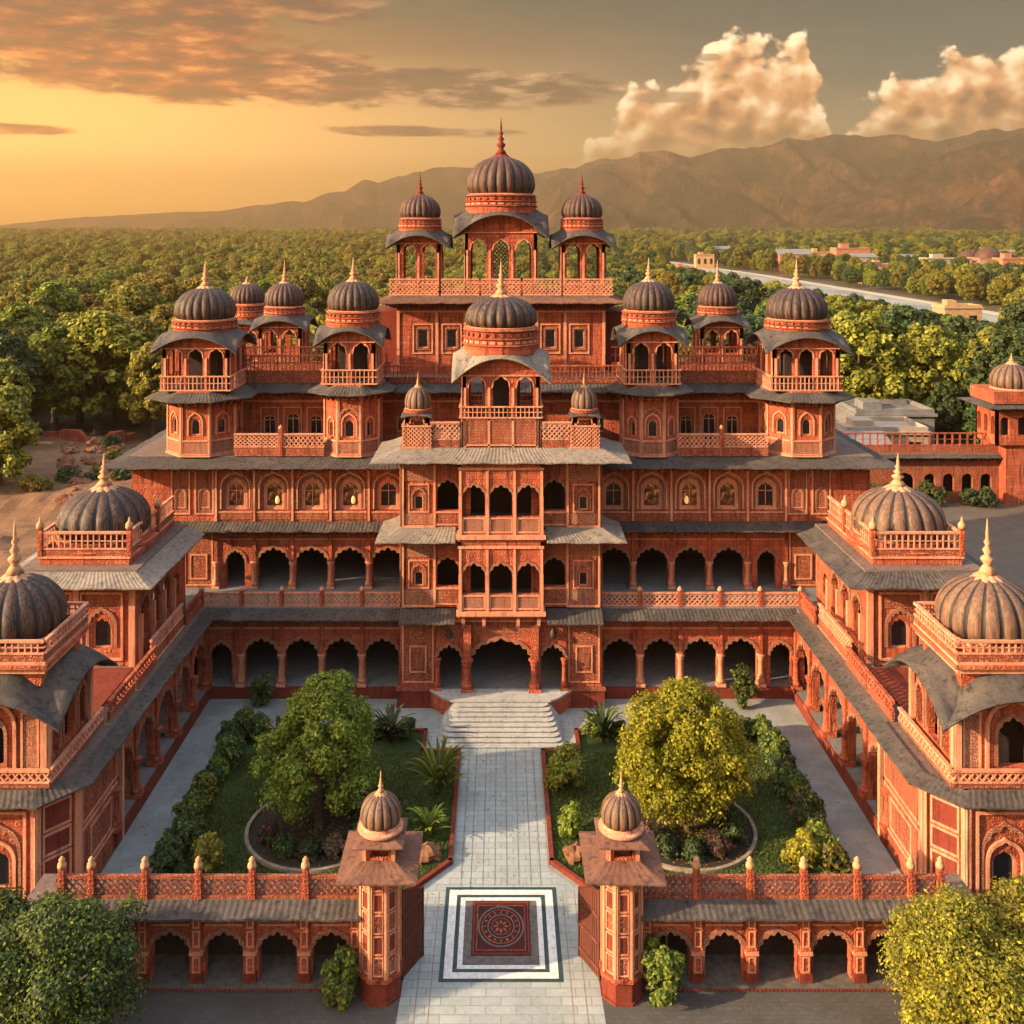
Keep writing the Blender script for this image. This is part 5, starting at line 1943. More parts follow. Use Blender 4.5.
for s in (1, -1):
    rg = np.random.default_rng(5 + s)
    n = 46000
    gx_ = np.where(rg.random(n) < .93, rg.uniform(2.4, 15.1, n), rg.uniform(4.3, 15.1, n))
    gy_ = rg.uniform(42.4, 53.6, n)
    keep = (np.hypot(gx_ - 8.6, gy_ - 46.9) > 3.4) & (gx_ - 2.3 > (44.4 - gy_) * .83)
    gx_, gy_ = gx_[keep] * s, gy_[keep]
    n = len(gx_)
    a_ = rg.uniform(0, 6.28, n)
    hgt = rg.uniform(.05, .13, n) * (1 + .4 * np.sin(gx_ * 1.3) * np.sin(gy_ * 1.1))
    wd = .028
    V = np.empty((n, 3, 3))
    V[:, 0] = np.stack([gx_ - wd * np.cos(a_), gy_ - wd * np.sin(a_), np.full(n, .05)], -1)
    V[:, 1] = np.stack([gx_ + wd * np.cos(a_), gy_ + wd * np.sin(a_), np.full(n, .05)], -1)
    V[:, 2] = np.stack([gx_ + rg.normal(0, .05, n), gy_ + rg.normal(0, .05, n), .05 + hgt], -1)
    me = bpy.data.meshes.new('grass')
    me.from_pydata(V.reshape(-1, 3).tolist(), [], [(3 * i, 3 * i + 1, 3 * i + 2) for i in range(n)])
    me.materials.append(M['blade'])
    o = meshobj('grass', me)
    tag(o, {1: 'short green grass of the lawn right of the path', -1: 'short green grass of the lawn left of the path'}[s], 'grass', None, 'stuff')


def boulder(name, loc, r, seed, label, group=None, m='rock'):
    rng = random.Random(seed)
    mb = MB()
    n, k = 14, 8
    vs = [(0, 0, r[2])]
    for j in range(1, k):
        th = math.pi * j / k
        for i in range(n):
            a = 2 * math.pi * i / n
            f = 1 + .18 * math.sin(3 * a + seed + j) + rng.uniform(-.09, .09)
            vs.append((r[0] * math.sin(th) * math.cos(a) * f, r[1] * math.sin(th) * math.sin(a) * f, r[2] * math.cos(th) * f))
    vs.append((0, 0, -r[2]))
    fs = [(0, 1 + i, 1 + (i + 1) % n) for i in range(n)]
    for j in range(k - 2):
        for i in range(n):
            fs.append((1 + j * n + i, 1 + (j + 1) * n + i, 1 + (j + 1) * n + (i + 1) % n, 1 + j * n + (i + 1) % n))
    e = len(vs) - 1
    fs += [(e, 1 + (k - 2) * n + (i + 1) % n, 1 + (k - 2) * n + i) for i in range(n)]
    mb.add(vs, fs, m)
    me = bpy.data.meshes.new(name)
    me.from_pydata(mb.v, [], mb.f)
    me.materials.append(M[m])
    o = meshobj(name, me, None, loc)
    tag(o, label, 'rock', group)
    return o


rg = np.random.default_rng(12)
n = 2600
th_, rr_ = rg.uniform(0, 6.28, n), np.abs(rg.normal(0, 4.6, n))
fx = np.where(rg.random(n) < .45, -8.6, 8.7) + rr_ * np.cos(th_)
fy = 46.6 + rr_ * np.sin(th_) * 1.2
ok = (np.abs(fx) < 17.2) & (fy > 39.2) & (fy < 59.2) & ((np.abs(fx) > 4.4) | (fy < 53))
fx, fy = fx[ok], fy[ok]
vs, fs = [], []
for x, y in zip(fx, fy):
    a, q = random.random() * 6.28, random.uniform(.035, .075)
    z = (.13 if 2.3 < abs(x) < 15.2 and 42.4 < y < 55.8 else .03)
    b = len(vs)
    c_, s_ = math.cos(a) * q, math.sin(a) * q
    vs += [(x + c_, y + s_, z), (x - s_ * .5, y + c_ * .5, z + .02), (x - c_, y - s_, z + .01), (x + s_ * .5, y - c_ * .5, z + .03)]
    fs.append((b, b + 1, b + 2, b + 3))
me = bpy.data.meshes.new('fallen_leaves')
me.from_pydata(vs, [], fs)
me.materials.append(M['leafautumn'])
o = meshobj('fallen_leaves', me)
tag(o, 'scattered dry fallen leaves on the lawns and paving of the courtyard', 'leaves', None, 'stuff')
boulder('garden_boulder', (-3.35, 44.6, .25), (.62, .5, .42), 3, 'rust brown boulder beside the path at the front of the left lawn', 'boulders beside the path')
boulder('garden_boulder', (3.35, 44.6, .25), (.58, .5, .40), 9, 'rust brown boulder beside the path at the front of the right lawn', 'boulders beside the path')

# ================================================================== GROUND, RIVER, HILLS
M['ground'] = stone('dry_forest_floor', (.085, .070, .035, 1), (.15, .115, .06, 1), .3, 0, 5, .5)
M['dirt'] = stone('bare_ochre_dirt', (.17, .085, .042, 1), (.27, .15, .08, 1), .6, 0, 5, .6)
M['dirtgrey'] = stone('grey_dust_road', (.11, .085, .066, 1), (.17, .13, .10, 1), .4, 0, 5, .4)
GS = 9000
sheet('ground', [(-GS, -400), (GS, -400), (GS, 9500), (-GS, 9500)], 0, 'ground')
sheet('dirt_road', [(27, 55), (70, 55), (74, 98), (60, 103), (33, 103), (27, 80)], .02, 'dirtgrey')
m, t = newmat('silver_river', .22, .6)
n = t.noise(t.scale(t.obj, (.05, .02, 1)), 1.0, 5, .6)
t.set(t.b.inputs['Base Color'], t.ramp(n, [(.35, (.26, .27, .26, 1)), (.65, (.46, .46, .42, 1))]))  # pale silver base colour carries the sky's reflection
t.set(t.b.inputs['Normal'], t.bump(t.noise(t.scale(t.obj, (.4, .15, 1)), 1.0, 4, .6), .12, .3))
M['water'] = m
M['sand'] = stone('pale_river_sand', (.42, .36, .28, 1), (.55, .48, .38, 1), .3, 0, 5, .3)


def riverx(y):
    """left and right bank at distance y"""
    c = 151 - max(0, y - 640) * .04
    return c - 15, c + 15


ys = [290 + 20 * i for i in range(34)]
l = [(riverx(y)[0], y) for y in ys]
r = [(riverx(y)[1], y) for y in ys]
sheet('river_sandbank', [(x + 7, y) for x, y in r] + [(x - 9, y) for x, y in l[::-1]], .05, 'sand')
sheet('river', r + l[::-1], .10, 'water')

# mountains: one height field per range, in rings of distance
m, t = newmat('bare_mountain_rock', .95, .1)
n = t.noise(t.obj, .004, 8, .65)
n2 = t.noise(t.obj, .03, 6, .7)
col = t.ramp(t.m('ADD', t.m('MULTIPLY', n, .6), t.m('MULTIPLY', n2, .4)), [(.36, (.010, .011, .010, 1)), (.50, (.026, .020, .016, 1)), (.62, (.13, .055, .03, 1))])
t.set(t.b.inputs['Base Color'], col)
t.set(t.b.inputs['Normal'], t.bump(t.m('ADD', n2, t.noise(t.obj, .1, 5, .7)), .9, 12))
M['mountain'] = m


def vnoise(x, y, seed=0):
    def h(i, j):
        v = np.sin(i * 127.1 + j * 311.7 + seed * 74.7) * 43758.5453
        return v - np.floor(v)
    i, j = np.floor(x), np.floor(y)
    fx, fy = x - i, y - j
    fx, fy = fx * fx * (3 - 2 * fx), fy * fy * (3 - 2 * fy)
    return (h(i, j) * (1 - fx) + h(i + 1, j) * fx) * (1 - fy) + (h(i, j + 1) * (1 - fx) + h(i + 1, j + 1) * fx) * fy


def ridged(x, y, seed, octv=6):
    s, a, f = 0, 1, 1
    tot = 0
    for o in range(octv):
        s = s + a * (1 - np.abs(2 * vnoise(x * f, y * f, seed + o) - 1))
        tot += a
        a *= .52
        f *= 2.03
    return s / tot


def mountain(name, D, depth, prof, seed, width=(-.75, .75), nA=420, nD=90, amp=.5):
    """a range at distance D whose skyline follows (pixel x, pixel y) pairs of elevation"""
    px = np.array([p[0] for p in prof], float)
    py = np.array([p[1] for p in prof], float)
    ta = np.linspace(width[0], width[1], nA)
    crest = CAM_H + (232 - np.interp(501 + 1000 * ta, px, py)) / 1000 * (D + depth * .55)
    dd = np.linspace(0, 1, nD)
    A, Dd = np.meshgrid(ta, dd)
    Y = D + depth * Dd
    X = A * (D + depth * .55) * (1 + .25 * (Dd - .55))
    back = np.clip(1 - (Dd - .55) / .45, 0, 1) ** .8
    f = np.clip(Dd / .55, 0, 1)
    # spurs running down towards the viewer, with valleys between
    u = (X + .55 * (Y - D)) / 420.0
    sp = ridged(u + .35 * vnoise(X / 260, Y / 260, seed), (Y - D) / 2600.0, seed, 3)
    sp = np.clip((sp - .42) / .42, 0, 1) ** 1.2
    fine = ridged(X / 170.0 + .3 * u, Y / 170.0, seed + 9, 5)
    shp = np.where(Dd < .55, f ** (2.3 - 1.55 * sp), back)
    jag = 1 + .09 * (ridged(ta * 26 + seed, ta * 0 + seed * 1.3, seed + 4, 4) - .6)
    Z = np.interp(A, ta, np.maximum(crest, 1) * jag) * shp + (fine - .6) * 110 * np.clip(f * 1.4, 0, 1) * np.clip(1.15 - f, .12, 1) * np.clip(np.interp(A, ta, crest) / 200, 0, 1)
    Z = np.maximum(Z, -2)
    vs = np.stack([X, Y, Z], -1).reshape(-1, 3)
    fs = [(j * nA + i, j * nA + i + 1, (j + 1) * nA + i + 1, (j + 1) * nA + i) for j in range(nD - 1) for i in range(nA - 1)]
    me = bpy.data.meshes.new(name)
    me.from_pydata(vs.tolist(), [], fs)
    me.materials.append(M['mountain'])
    o = bpy.data.objects.new(name, me)
    COL.objects.link(o)
    o['kind'] = 'structure'
    return o


mountain('far_mountains', 5200, 1800, [(-300, 232), (0, 225), (60, 219), (150, 213), (200, 212), (260, 205), (285, 202), (305, 203), (325, 194), (345, 190), (365, 179), (378, 184), (400, 176), (440, 166), (470, 168), (500, 171), (540, 171), (575, 167), (600, 160), (650, 158), (700, 156), (1300, 160)], 3)
mountain('high_mountains', 3900, 1500, [(-300, 245), (520, 242), (560, 185), (600, 166), (640, 154), (660, 152), (690, 157), (720, 148), (760, 146), (790, 139), (830, 136), (860, 138), (900, 134), (940, 139), (980, 132), (1024, 128), (1300, 135)], 7)
mountain('near_mountains', 3000, 1000, [(-300, 250), (760, 246), (800, 226), (830, 205), (870, 190), (900, 172), (930, 160), (960, 149), (990, 143), (1024, 135), (1300, 120)], 13)
mountain('foothill', 2500, 600, [(-300, 250), (900, 247), (940, 222), (970, 200), (1000, 176), (1024, 162), (1300, 150)], 19)

# ================================================================== FAR BUILDINGS
def house(name, x, y, w, d, h, wallm, label, group, roof='flat', z=0, roofm='tin', nwin=3):
    t = thing(name, (x, y, z), label, 'house', group)
    mb = MB()
    mb.box(x - w / 2, x + w / 2, y - d / 2, y + d / 2, z, z + h, wallm)
    build('wall', mb, t)
    mb = MB()
    if roof == 'flat':
        mb.box(x - w / 2 - .3, x + w / 2 + .3, y - d / 2 - .3, y + d / 2 + .3, z + h, z + h + .35, roofm)
        mb.box(x - w * .3, x - w * .05, y - d * .1, y + d * .3, z + h + .35, z + h + .35 + h * .22, wallm)
        for q in ((x - w / 2, x + w / 2, y - d / 2, y - d / 2 + .2), (x - w / 2, x + w / 2, y + d / 2 - .2, y + d / 2), (x - w / 2, x - w / 2 + .2, y - d / 2 + .2, y + d / 2 - .2), (x + w / 2 - .2, x + w / 2, y - d / 2 + .2, y + d / 2 - .2)):
            mb.box(*q, z + h + .35, z + h + .9, wallm)
    elif roof == 'gable':
        a, b = w / 2 + .5, d / 2 + .5
        mb.add([(x - a, y - b, z + h), (x + a, y - b, z + h), (x + a, y + b, z + h), (x - a, y + b, z + h), (x - a, y, z + h + w * .16), (x + a, y, z + h + w * .16)],
               [(0, 1, 5, 4), (2, 3, 4, 5), (0, 4, 3), (1, 2, 5), (0, 3, 2, 1)], roofm)
    else:
        mb.lathe(x, y, [(w * .42, z + h), (w * .42, z + h + .4), (w * .36, z + h + w * .16), (w * .22, z + h + w * .28), (.1, z + h + w * .34)], 20, roofm)
        mb.box(x - w / 2 - .2, x + w / 2 + .2, y - d / 2 - .2, y + d / 2 + .2, z + h - .3, z + h - .01, wallm)
    build('roof', mb, t)
    for i in range(nwin):
        cx = x - w / 2 + w * (i + .5) / nwin
        mb = MB()
        mb.box(cx - w / nwin * .2, cx + w / nwin * .2, y - d / 2 - .06, y - d / 2 + .02, z + h * .35, z + h * .75, 'pane')
        build('window', mb, t)
    return t


HOUSES = [
    (704, 264, 14, 9, 6, 'buffplaster', 'flat', 'small buff flat roofed house among the trees left of the river bend'),
    (793, 266, 22, 14, 9, 'pinkplaster', 'gable', 'long pinkish house with a ridged roof beyond the river'),
    (818, 264, 13, 10, 9, 'buffplaster', 'flat', 'narrow buff house between two pink houses beyond the river'),
    (850, 262, 24, 14, 12, 'pinkplaster', 'flat', 'tall pink block with a roof room, largest of the houses beyond the river'),
    (862, 269, 15, 12, 8, 'whiteplaster', 'gable', 'white house with a grey ridged roof just below the tall pink block'),
    (880, 277, 12, 9, 6, 'buffplaster', 'flat', 'low buff house below the group of pink houses'),
    (905, 268, 14, 9, 7, 'buffplaster', 'gable', 'ochre house with a ridged roof alone in the woods right of the pink block'),
    (945, 272, 26, 12, 8, 'whiteplaster', 'flat', 'wide pale flat roofed house left of the two domed houses'),
    (968, 270, 14, 14, 8, 'pinkplaster', 'dome', 'smaller house with a red dome in the far woods'),
    (988, 271, 18, 18, 9, 'pinkplaster', 'dome', 'larger house with a red dome in the far woods'),
    (1012, 274, 16, 12, 9, 'pinkplaster', 'flat', 'pink flat roofed house close to the right edge of the far woods'),
    (1003, 263, 16, 12, 8, 'buffplaster', 'gable', 'buff house with a ridged roof above the domed houses'),
    (722, 258, 16, 12, 9, 'whiteplaster', 'gable', 'pale house with a ridged roof far off beyond the upper river'),
    (640, 250, 12, 9, 5, 'whiteplaster', 'flat', 'small white house in the woods beside the upper river'),
]
CLEAR = []
for (px_, py_, w, d, h, wm_, rf, lb) in HOUSES:
    # feet hidden by the crowns in front: put the walls' top at that line
    Yh = (CAM_H - h * .55) / ((py_ - 232) / 1000)
    Xh = (px_ - 501) / 1000 * Yh
    k = 1.0
    house('village_house', Xh, Yh, w * k, d, h + 4, wm_, lb, 'houses of the far village', rf, 0, 'tin' if rf != 'dome' else 'domered')
    CLEAR.append((Xh, Yh, w * .8, 40))
rh = random.Random(9)
for i in range(36):
    px_, py_ = rh.uniform(640, 1030), rh.uniform(252, 282)
    hh_ = rh.uniform(5, 8)
    Yh = (CAM_H - hh_ * .6) / ((py_ - 232) / 1000)
    Xh = (px_ - 501) / 1000 * Yh
    if riverx(Yh)[0] - 20 < Xh < riverx(Yh)[1] + 20: continue
    wm_ = rh.choice(('pinkplaster', 'buffplaster', 'pinkplaster'))
    house('village_house', Xh, Yh, rh.uniform(7, 12), 8, hh_ + 3, wm_, 'small %s walled house half hidden in the far woods right of the palace' % ('pink' if wm_[0] == 'p' else 'buff'),
          'small %s houses in the far woods' % ('pink' if wm_[0] == 'p' else 'buff'), rh.choice(('flat', 'gable')), 0, rh.choice(('tin', 'domered')), 2)
    CLEAR.append((Xh, Yh, 8, 26))
house('river_house', 124, 272, 10, 8, 7.5, 'buffplaster', 'sunlit yellow box house between the trees below the river', None, 'flat', 0, 'whiteplaster', 2)
CLEAR.append((122, 262, 10, 26))
house('shed', 46.5, 124, 10, 7, 3.6, 'whiteplaster', 'white shed with a pale low roof behind the old fort wing', None, 'flat', 0, 'whiteplaster', 3)
house('shed', 40.5, 119, 9, 7, 2.9, 'tin', 'low grey roofed shed left of the white one behind the fort wing', None, 'gable', 0, 'tin', 2)
house('shed', 50.5, 132, 10, 8, 4.4, 'tin', 'grey flat roofed shed at the edge of the woods behind the white shed', None, 'flat', 0, 'tin', 3)
house('shed', 37.0, 112, 6, 5, 2.6, 'pinkplaster', 'small pinkish hut next to the palace corner, with a grey roof', None, 'gable', 0, 'tin', 1)


def ruin(pts, h, seed, label, th=.7):
    rr_ = random.Random(seed)
    mb = MB()
    for (ax, ay), (bx, by) in zip(pts, pts[1:]):
        d = math.hypot(bx - ax, by - ay)
        mb.at(ax, ay, math.degrees(math.atan2(by - ay, bx - ax)))
        k = max(3, int(d / .8))
        prev = h * rr_.uniform(.5, 1)
        for i in range(k):
            nx = h * rr_.uniform(.35, 1.0) if rr_.random() < .4 else prev
            x0, x1 = d * i / k, d * (i + 1) / k
            q = [(x0, 0), (x1, 0), (x1, th), (x0, th)]
            vs = [(x, y, -.5) for x, y in q] + [(x0, 0, prev), (x1, 0, nx), (x1, th, nx), (x0, th, prev)]
            mb.add(vs, [(4, 5, 6, 7), (0, 1, 5, 4), (1, 2, 6, 5), (2, 3, 7, 6), (3, 0, 4, 7)], 'stone')
            prev = nx
    o = build('ruined_wall', mb)
    tag(o, label, 'wall', 'ruined walls on the bare slope')


ruin([(-60, 131), (-50, 129.5), (-49, 134)], 3.2, 1, 'long broken red wall at the top of the bare slope left of the palace')
ruin([(-41, 118), (-35, 113), (-33, 106)], 3.6, 2, 'crumbling stepped wall on the slope beside the forest edge')
ruin([(-36, 96), (-30.5, 92), (-30, 84)], 4.2, 3, 'tall broken wall close to the corner of the palace')
ruin([(-46, 100), (-40, 97), (-38.5, 92)], 1.8, 4, 'low rubble wall across the middle of the bare slope')
rg_ = np.random.default_rng(3)
gxs, gys = np.linspace(-78, -25, 90), np.linspace(58, 140, 120)
GX, GY = np.meshgrid(gxs, gys)
ed = np.clip((GX + 78) / 8, 0, 1) * np.clip((-25 - GX) / 7, 0, 1) * np.clip((GY - 58) / 8, 0, 1) * np.clip((140 - GY) / 8, 0, 1)
SLOPE = lambda x, y: 2.6 * vnoise(x / 13, y / 13, 4) + 1.0 * vnoise(x / 4.2, y / 4.2, 5) + .45 * vnoise(x / 1.4, y / 1.4, 6) - 1.2
GZ = SLOPE(GX, GY) * ed + .03 - .6 * (1 - ed)
me = bpy.data.meshes.new('earth_slope')
nx_ = len(gxs)
me.from_pydata(np.stack([GX, GY, GZ], -1).reshape(-1, 3).tolist(), [], [(j * nx_ + i, j * nx_ + i + 1, (j + 1) * nx_ + i + 1, (j + 1) * nx_ + i) for j in range(len(gys) - 1) for i in range(nx_ - 1)])
me.materials.append(M['dirt'])
o = meshobj('earth_slope', me)
o['kind'] = 'structure'

# old fort wing on the right with its kiosk
fw = thing('fort_wing', (43, 106, 0), 'low old fort wing with a row of arched openings, right behind the palace', 'fort')
mb = MB().at(33, 104, 0)
ops = [(9.0, 2.0, .6, 2.0, 1.0, 0)] + [(11.6 + 1.95 * i, 1.15, .9, 2.3, .6, 0) for i in range(4)]
wall(mb, 19.6, 0, 4.7, ops, .4, 'carved', 'inner')
mb.at(0, 0, 0)
mb.box(33.0, 52.6, 106.5, 106.8, 0, 4.6, 'inner')
mb.box(32.8, 52.8, 103.7, 108, 4.7, 5.0, 'roof')
build('fort_wall', mb, fw)
mb = MB()
eave(mb, [(33, 104), (52.6, 104)], 5.0, .9, .3)
build('eave', mb, fw)
mr = MB().at(33, 104.2, 0)
lattice(mr, 0, 19.5, 5.0, 7.1, 0, .1, 'bal', 'stone', .8, .12, .5)
build('balustrade', mr, fw)
ft = thing('fort_tower', (53.6, 104.5, 0), 'square tower with a domed kiosk at the right end of the fort wing', 'tower')
mb = MB()
mb.box(51.8, 58.5, 102.6, 108, 0, 7.2, 'stone')
build('tower_wall', mb, ft)
mb = MB().at(50.4, 101.6, 0)
for x0, zz in ((0.0, 7.2),):
    for ox, oy, dg, L, n in ((50.6, 102.2, 0, 5.4, 3), (50.6, 106.6, 270, 4.4, 3), (56, 102.2, 90, 4.4, 3), (56, 106.6, 180, 5.4, 3)):
        mb.at(ox, oy, dg)
        wall(mb, L, 6.2, 10.2, [(L * (i + .5) / n, L / n * .5, 7.2, 8.6, .5, 0) for i in range(n)], .3, 'stone', 'inner')
mb.at(0, 0, 0)
mb.box(50.7, 55.9, 102.3, 106.5, 10.2, 10.5, 'roof')
mb.box(50.2, 56.4, 101.8, 107, 10.5, 11.7, 'stone')
mb.box(51.2, 55.4, 102.9, 106, 6.3, 10.1, 'inner')
build('kiosk', mb, ft)
mb = MB()
eave(mb, [(50.6, 102.2), (56, 102.2), (56, 106.6), (50.6, 106.6)], 10.45, 1.3, .3, True)
build('eave', mb, ft)
dome_parts(1, 53.3, 104.4, 11.8, 2.15, 2.5, .9, ft, 'domebrown', 16)

# rubble on the bare slope at the left
for i in range(90):
    y = random.uniform(74, 128)
    x = random.uniform(-.44, -.345) * y
    rr = random.uniform(.35, 1.1)
    boulder('slope_rock', (x, y, max(0, float(SLOPE(x, y))) + rr * .2), (rr, rr * .8, rr * .6), i, 'rough brown rock lying on the bare slope left of the palace', 'rocks on the bare slope')

for i in range(34):
    y = random.uniform(78, 130)
    x = random.uniform(-.475, -.32) * y
    rr = random.uniform(.5, 1.3)
    col = random.choice(('olive', 'golden', 'dark green'))
    shrub('slope_bush', (x, y, max(0, float(SLOPE(x, y))) - .1), rr, rr * 1.2, [{'olive': 'leafolive', 'golden': 'leafautumn', 'dark green': 'leafdark'}[col]], 500 + i,
          'low %s bush growing on the bare slope left of the palace' % col, '%s bushes on the bare slope' % col, 700, .22)

for i in range(26):
    x = random.uniform(34, 66)
    y = random.choice((random.uniform(99.5, 102.5), random.uniform(84, 100)))
    if x < 52 and y > 98.5: y = random.uniform(101.5, 103)
    if x < 50 and y < 98: continue
    rr = random.uniform(.7, 1.6)
    shrub('yard_bush', (x, y, .02), rr, rr * 1.5, [['leafdark', 'leaf'], ['leafdark']][i % 2], 600 + i, 'dark green bush in the dusty yard before the old fort wing', 'bushes in the fort yard', 1500, .2)

# ================================================================== FOREST
KINDS = [('leafforest', 'mid green'), ('leafolive', 'olive green'), ('leaf', 'fresh green'), ('leafdark', 'dark green'), ('leafautumn', 'golden')]
PROTO = []
for i, (lm, lb) in enumerate(KINDS):
    cl = crown_clumps(4.9, 4.7, 2.6, 13.4, 120, 50 + i, .19)
    cm = leaf_mesh('crown', cl, 15000, .36, [lm], 60 + i, flat=.5)
    tm = trunk_mesh(11, .35, 4.5, 5, 70 + i)
    PROTO.append((cm, tm, lb))


def blocked(x, y):
    if abs(x) < 34 and y < 88: return True
    if -75 < x < -24 and 70 < y < 133 and x > -.49 * y: return True       # bare slope
    if 24 < x < 62 and 50 < y < 112: return True                # road and fort
    if 30 < x < 58 and y < 140: return True                     # sheds
    if 285 < y < 960:
        a, b = riverx(y)
        if a - (44 if y < 620 else 26) < x < b + 12: return True
    for cx, cy, w, dep in CLEAR:
        if abs(x - cx * y / cy) < w * .62 and cy - dep < y < cy + 10: return True
    return False


def fit(x, y):
    """tallest scale a tree may have: the trees get lower towards the river bank"""
    if x <= 0: return 9.0
    yr = 151 * y / x
    if not 290 < yr < 930 or y > yr - 8: return 9.0
    return 28 * (1 - y / yr) / 13.6


pos = []
rng = random.Random(77)
y = 104.0
while y < 560:
    st = 6.9 + y * .003
    x = -.62 * y - 10
    while x < .62 * y + 10:
        xx, yy = x + rng.uniform(-.42, .42) * st, y + rng.uniform(-.42, .42) * st
        if not blocked(xx, yy) and fit(xx, yy) > .3: pos.append((xx, yy))
        x += st
    y += st
pos.sort(key=lambda p: p[1])
near = [p for p in pos if abs(p[0]) < .56 * p[1]]
# the palace hides the middle: take the trees that can show
vis = [p for p in near if p[1] > 260 or abs(p[0] / p[1]) > .20][:285]
visset = set(vis)
far = [p for p in pos if p not in visset]
protos = {}
for i, (x, y) in enumerate(vis):
    u = rng.random()
    left = x < 0
    k = (0 if u < .34 else 1 if u < .72 else 2 if u < .77 else 4 if u < .98 else 3) if left else (3 if u < .45 else 0 if u < .75 else 2 if u < .87 else 1 if u < .95 else 4)  # more golden kinds on the left: the haze glow put into leaf colour
    cm, tm, lb = PROTO[k]
    reg = 'left' if left else 'right'
    lab = '%s woodland tree with a rounded crown in the forest %s of the palace' % (lb, reg)
    grp = '%s forest trees %s of the palace' % (lb, reg)
    t = bpy.data.objects.new('forest_tree', None)
    COL.objects.link(t)
    t.location = (x, y, 0)
    t.rotation_euler.z = rng.uniform(0, 6.28)
    sc_ = min(rng.choice((.6, .8, .95, 1.1, 1.3)) * rng.uniform(.92, 1.08), fit(x, y))
    t.scale = (sc_ * rng.uniform(.9, 1.15), sc_ * rng.uniform(.9, 1.15), sc_)
    tag(t, lab, 'tree', grp)
    c = bpy.data.objects.new('crown', cm)
    COL.objects.link(c)
    c.parent = t
    if k not in protos: protos[k] = c
    c = bpy.data.objects.new('trunk', tm)
    COL.objects.link(c)
    c.parent = t
for k in range(5):
    if k not in protos: protos[k] = protos[0]

# the rest of the forest as one mass
P, S, Rz, K = [], [], [], []


def put(x, y, sc_):
    sc_ = min(sc_, fit(x, y))
    if sc_ < .3: return
    P.append((x, y, 0))
    S.append((sc_ * rng.uniform(.9, 1.2), sc_ * rng.uniform(.9, 1.2), sc_ * rng.uniform(.85, 1.1)))
    Rz.append(rng.uniform(0, 6.28))
    u = rng.random()
    if x < 0: K.append(0 if u < .28 else 1 if u < .64 else 2 if u < .72 else 4 if u < .98 else 3)  # golden bias here too, haze glow carried by leaf colour
    else: K.append(3 if u < .38 else 0 if u < .70 else 2 if u < .80 else 1 if u < .92 else 4)


for x, y in far: put(x, y, rng.uniform(.7, 1.15) * .93)
y = 560.0
while y < 3300:
    st = 8.2 + (y - 560) * .006
    x = -.62 * y
    while x < .62 * y:
        xx, yy = x + rng.uniform(-.45, .45) * st, y + rng.uniform(-.45, .45) * st
        if not blocked(xx, yy) and rng.random() < .93: put(xx, yy, rng.uniform(.6, 1.2) * st / 9.0)
        x += st
    y += st
me = bpy.data.meshes.new('forest_points')
me.vertices.add(len(P))
me.vertices.foreach_set('co', np.array(P, dtype=np.float32).reshape(-1))
for nm, ty, dat in (('sc', 'FLOAT_VECTOR', np.array(S, dtype=np.float32)), ('rz', 'FLOAT', np.array(Rz, dtype=np.float32)), ('kd', 'INT', np.array(K, dtype=np.int32))):
    at = me.attributes.new(nm, ty, 'POINT')
    at.data.foreach_set('vector' if ty == 'FLOAT_VECTOR' else 'value', dat.reshape(-1))
fo = bpy.data.objects.new('distant_forest', me)
COL.objects.link(fo)
fo['kind'] = 'stuff'
fo['label'] = 'hazy mass of distant trees reaching to the foot of the mountains'
fo['category'] = 'forest'
ng = bpy.data.node_groups.new('forest_scatter', 'GeometryNodeTree')
ng.interface.new_socket('Geometry', in_out='INPUT', socket_type='NodeSocketGeometry')
ng.interface.new_socket('Geometry', in_out='OUTPUT', socket_type='NodeSocketGeometry')
gi = ng.nodes.new('NodeGroupInput')
go = ng.nodes.new('NodeGroupOutput')
jn = ng.nodes.new('GeometryNodeJoinGeometry')


def attr(nm, ty):
    a = ng.nodes.new('GeometryNodeInputNamedAttribute')
    a.data_type = ty
    a.inputs[0].default_value = nm
    return next(o for o in a.outputs if o.enabled and o.name == 'Attribute')


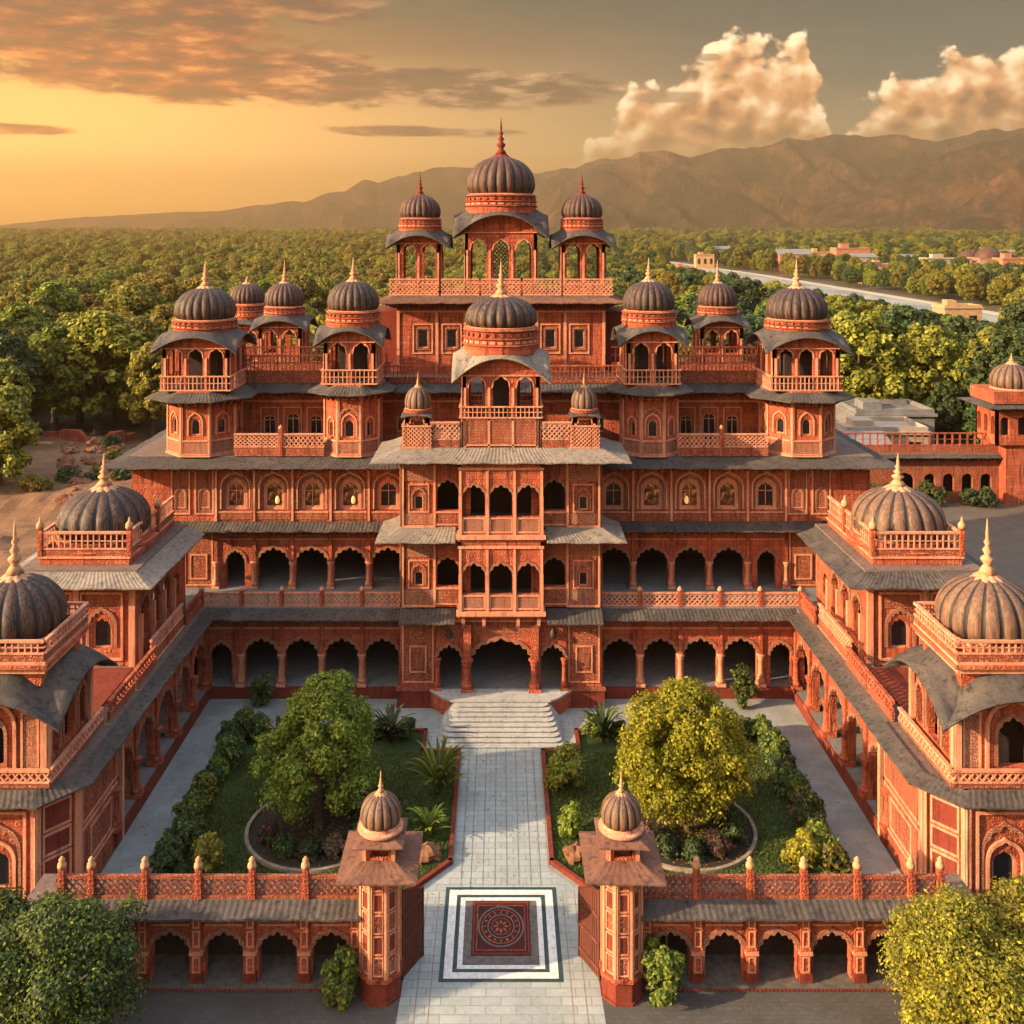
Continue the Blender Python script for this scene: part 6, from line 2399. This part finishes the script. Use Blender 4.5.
asc, arz, akd = attr('sc', 'FLOAT_VECTOR'), attr('rz', 'FLOAT'), attr('kd', 'INT')
cmb = ng.nodes.new('ShaderNodeCombineXYZ')
ng.links.new(arz, cmb.inputs[2])
for k in range(5):
    ob = ng.nodes.new('GeometryNodeObjectInfo')
    ob.inputs['Object'].default_value = protos[k]
    ob.inputs['As Instance'].default_value = True
    cmp_ = ng.nodes.new('FunctionNodeCompare')
    cmp_.data_type = 'INT'
    cmp_.operation = 'EQUAL'
    ia = [i for i in cmp_.inputs if i.enabled and i.type == 'INT']
    ng.links.new(akd, ia[0])
    ia[1].default_value = k
    ip = ng.nodes.new('GeometryNodeInstanceOnPoints')
    ng.links.new(gi.outputs[0], ip.inputs['Points'])
    ng.links.new(next(o for o in cmp_.outputs if o.enabled), ip.inputs['Selection'])
    ng.links.new(ob.outputs['Geometry'], ip.inputs['Instance'])
    ng.links.new(cmb.outputs[0], ip.inputs['Rotation'])
    ng.links.new(asc, ip.inputs['Scale'])
    ng.links.new(ip.outputs[0], jn.inputs[0])
ng.links.new(jn.outputs[0], go.inputs[0])
md = fo.modifiers.new('scatter', 'NODES')
md.node_group = ng
print('forest', len(vis), len(P))

# ================================================================== HAZE
mb = MB()
HTOP = max(max(v.co.z for v in o.data.vertices) for o in COL.objects if 'mountain' in o.name or o.name.startswith('foothill'))
print('haze top', HTOP)
mb.box(-8000, 8000, -300, 9000, -1.5, HTOP + 8, 'stone')
hz = build('haze', mb)
hz['kind'] = 'stuff'
hz['label'] = 'warm evening haze lying over the whole valley'
hz['category'] = 'haze'
m = bpy.data.materials.new('evening_haze')
m.use_nodes = True
nt = m.node_tree
nt.nodes.clear()
out = nt.nodes.new('ShaderNodeOutputMaterial')
pvn = nt.nodes.new('ShaderNodeVolumePrincipled')
pvn.inputs['Color'].default_value = (.86, .63, .35, 1)
pvn.inputs['Density'].default_value = 0.00020
pvn.inputs['Anisotropy'].default_value = 0.8
nt.links.new(pvn.outputs[0], out.inputs['Volume'])
hz.data.materials.clear()
hz.data.materials.append(m)
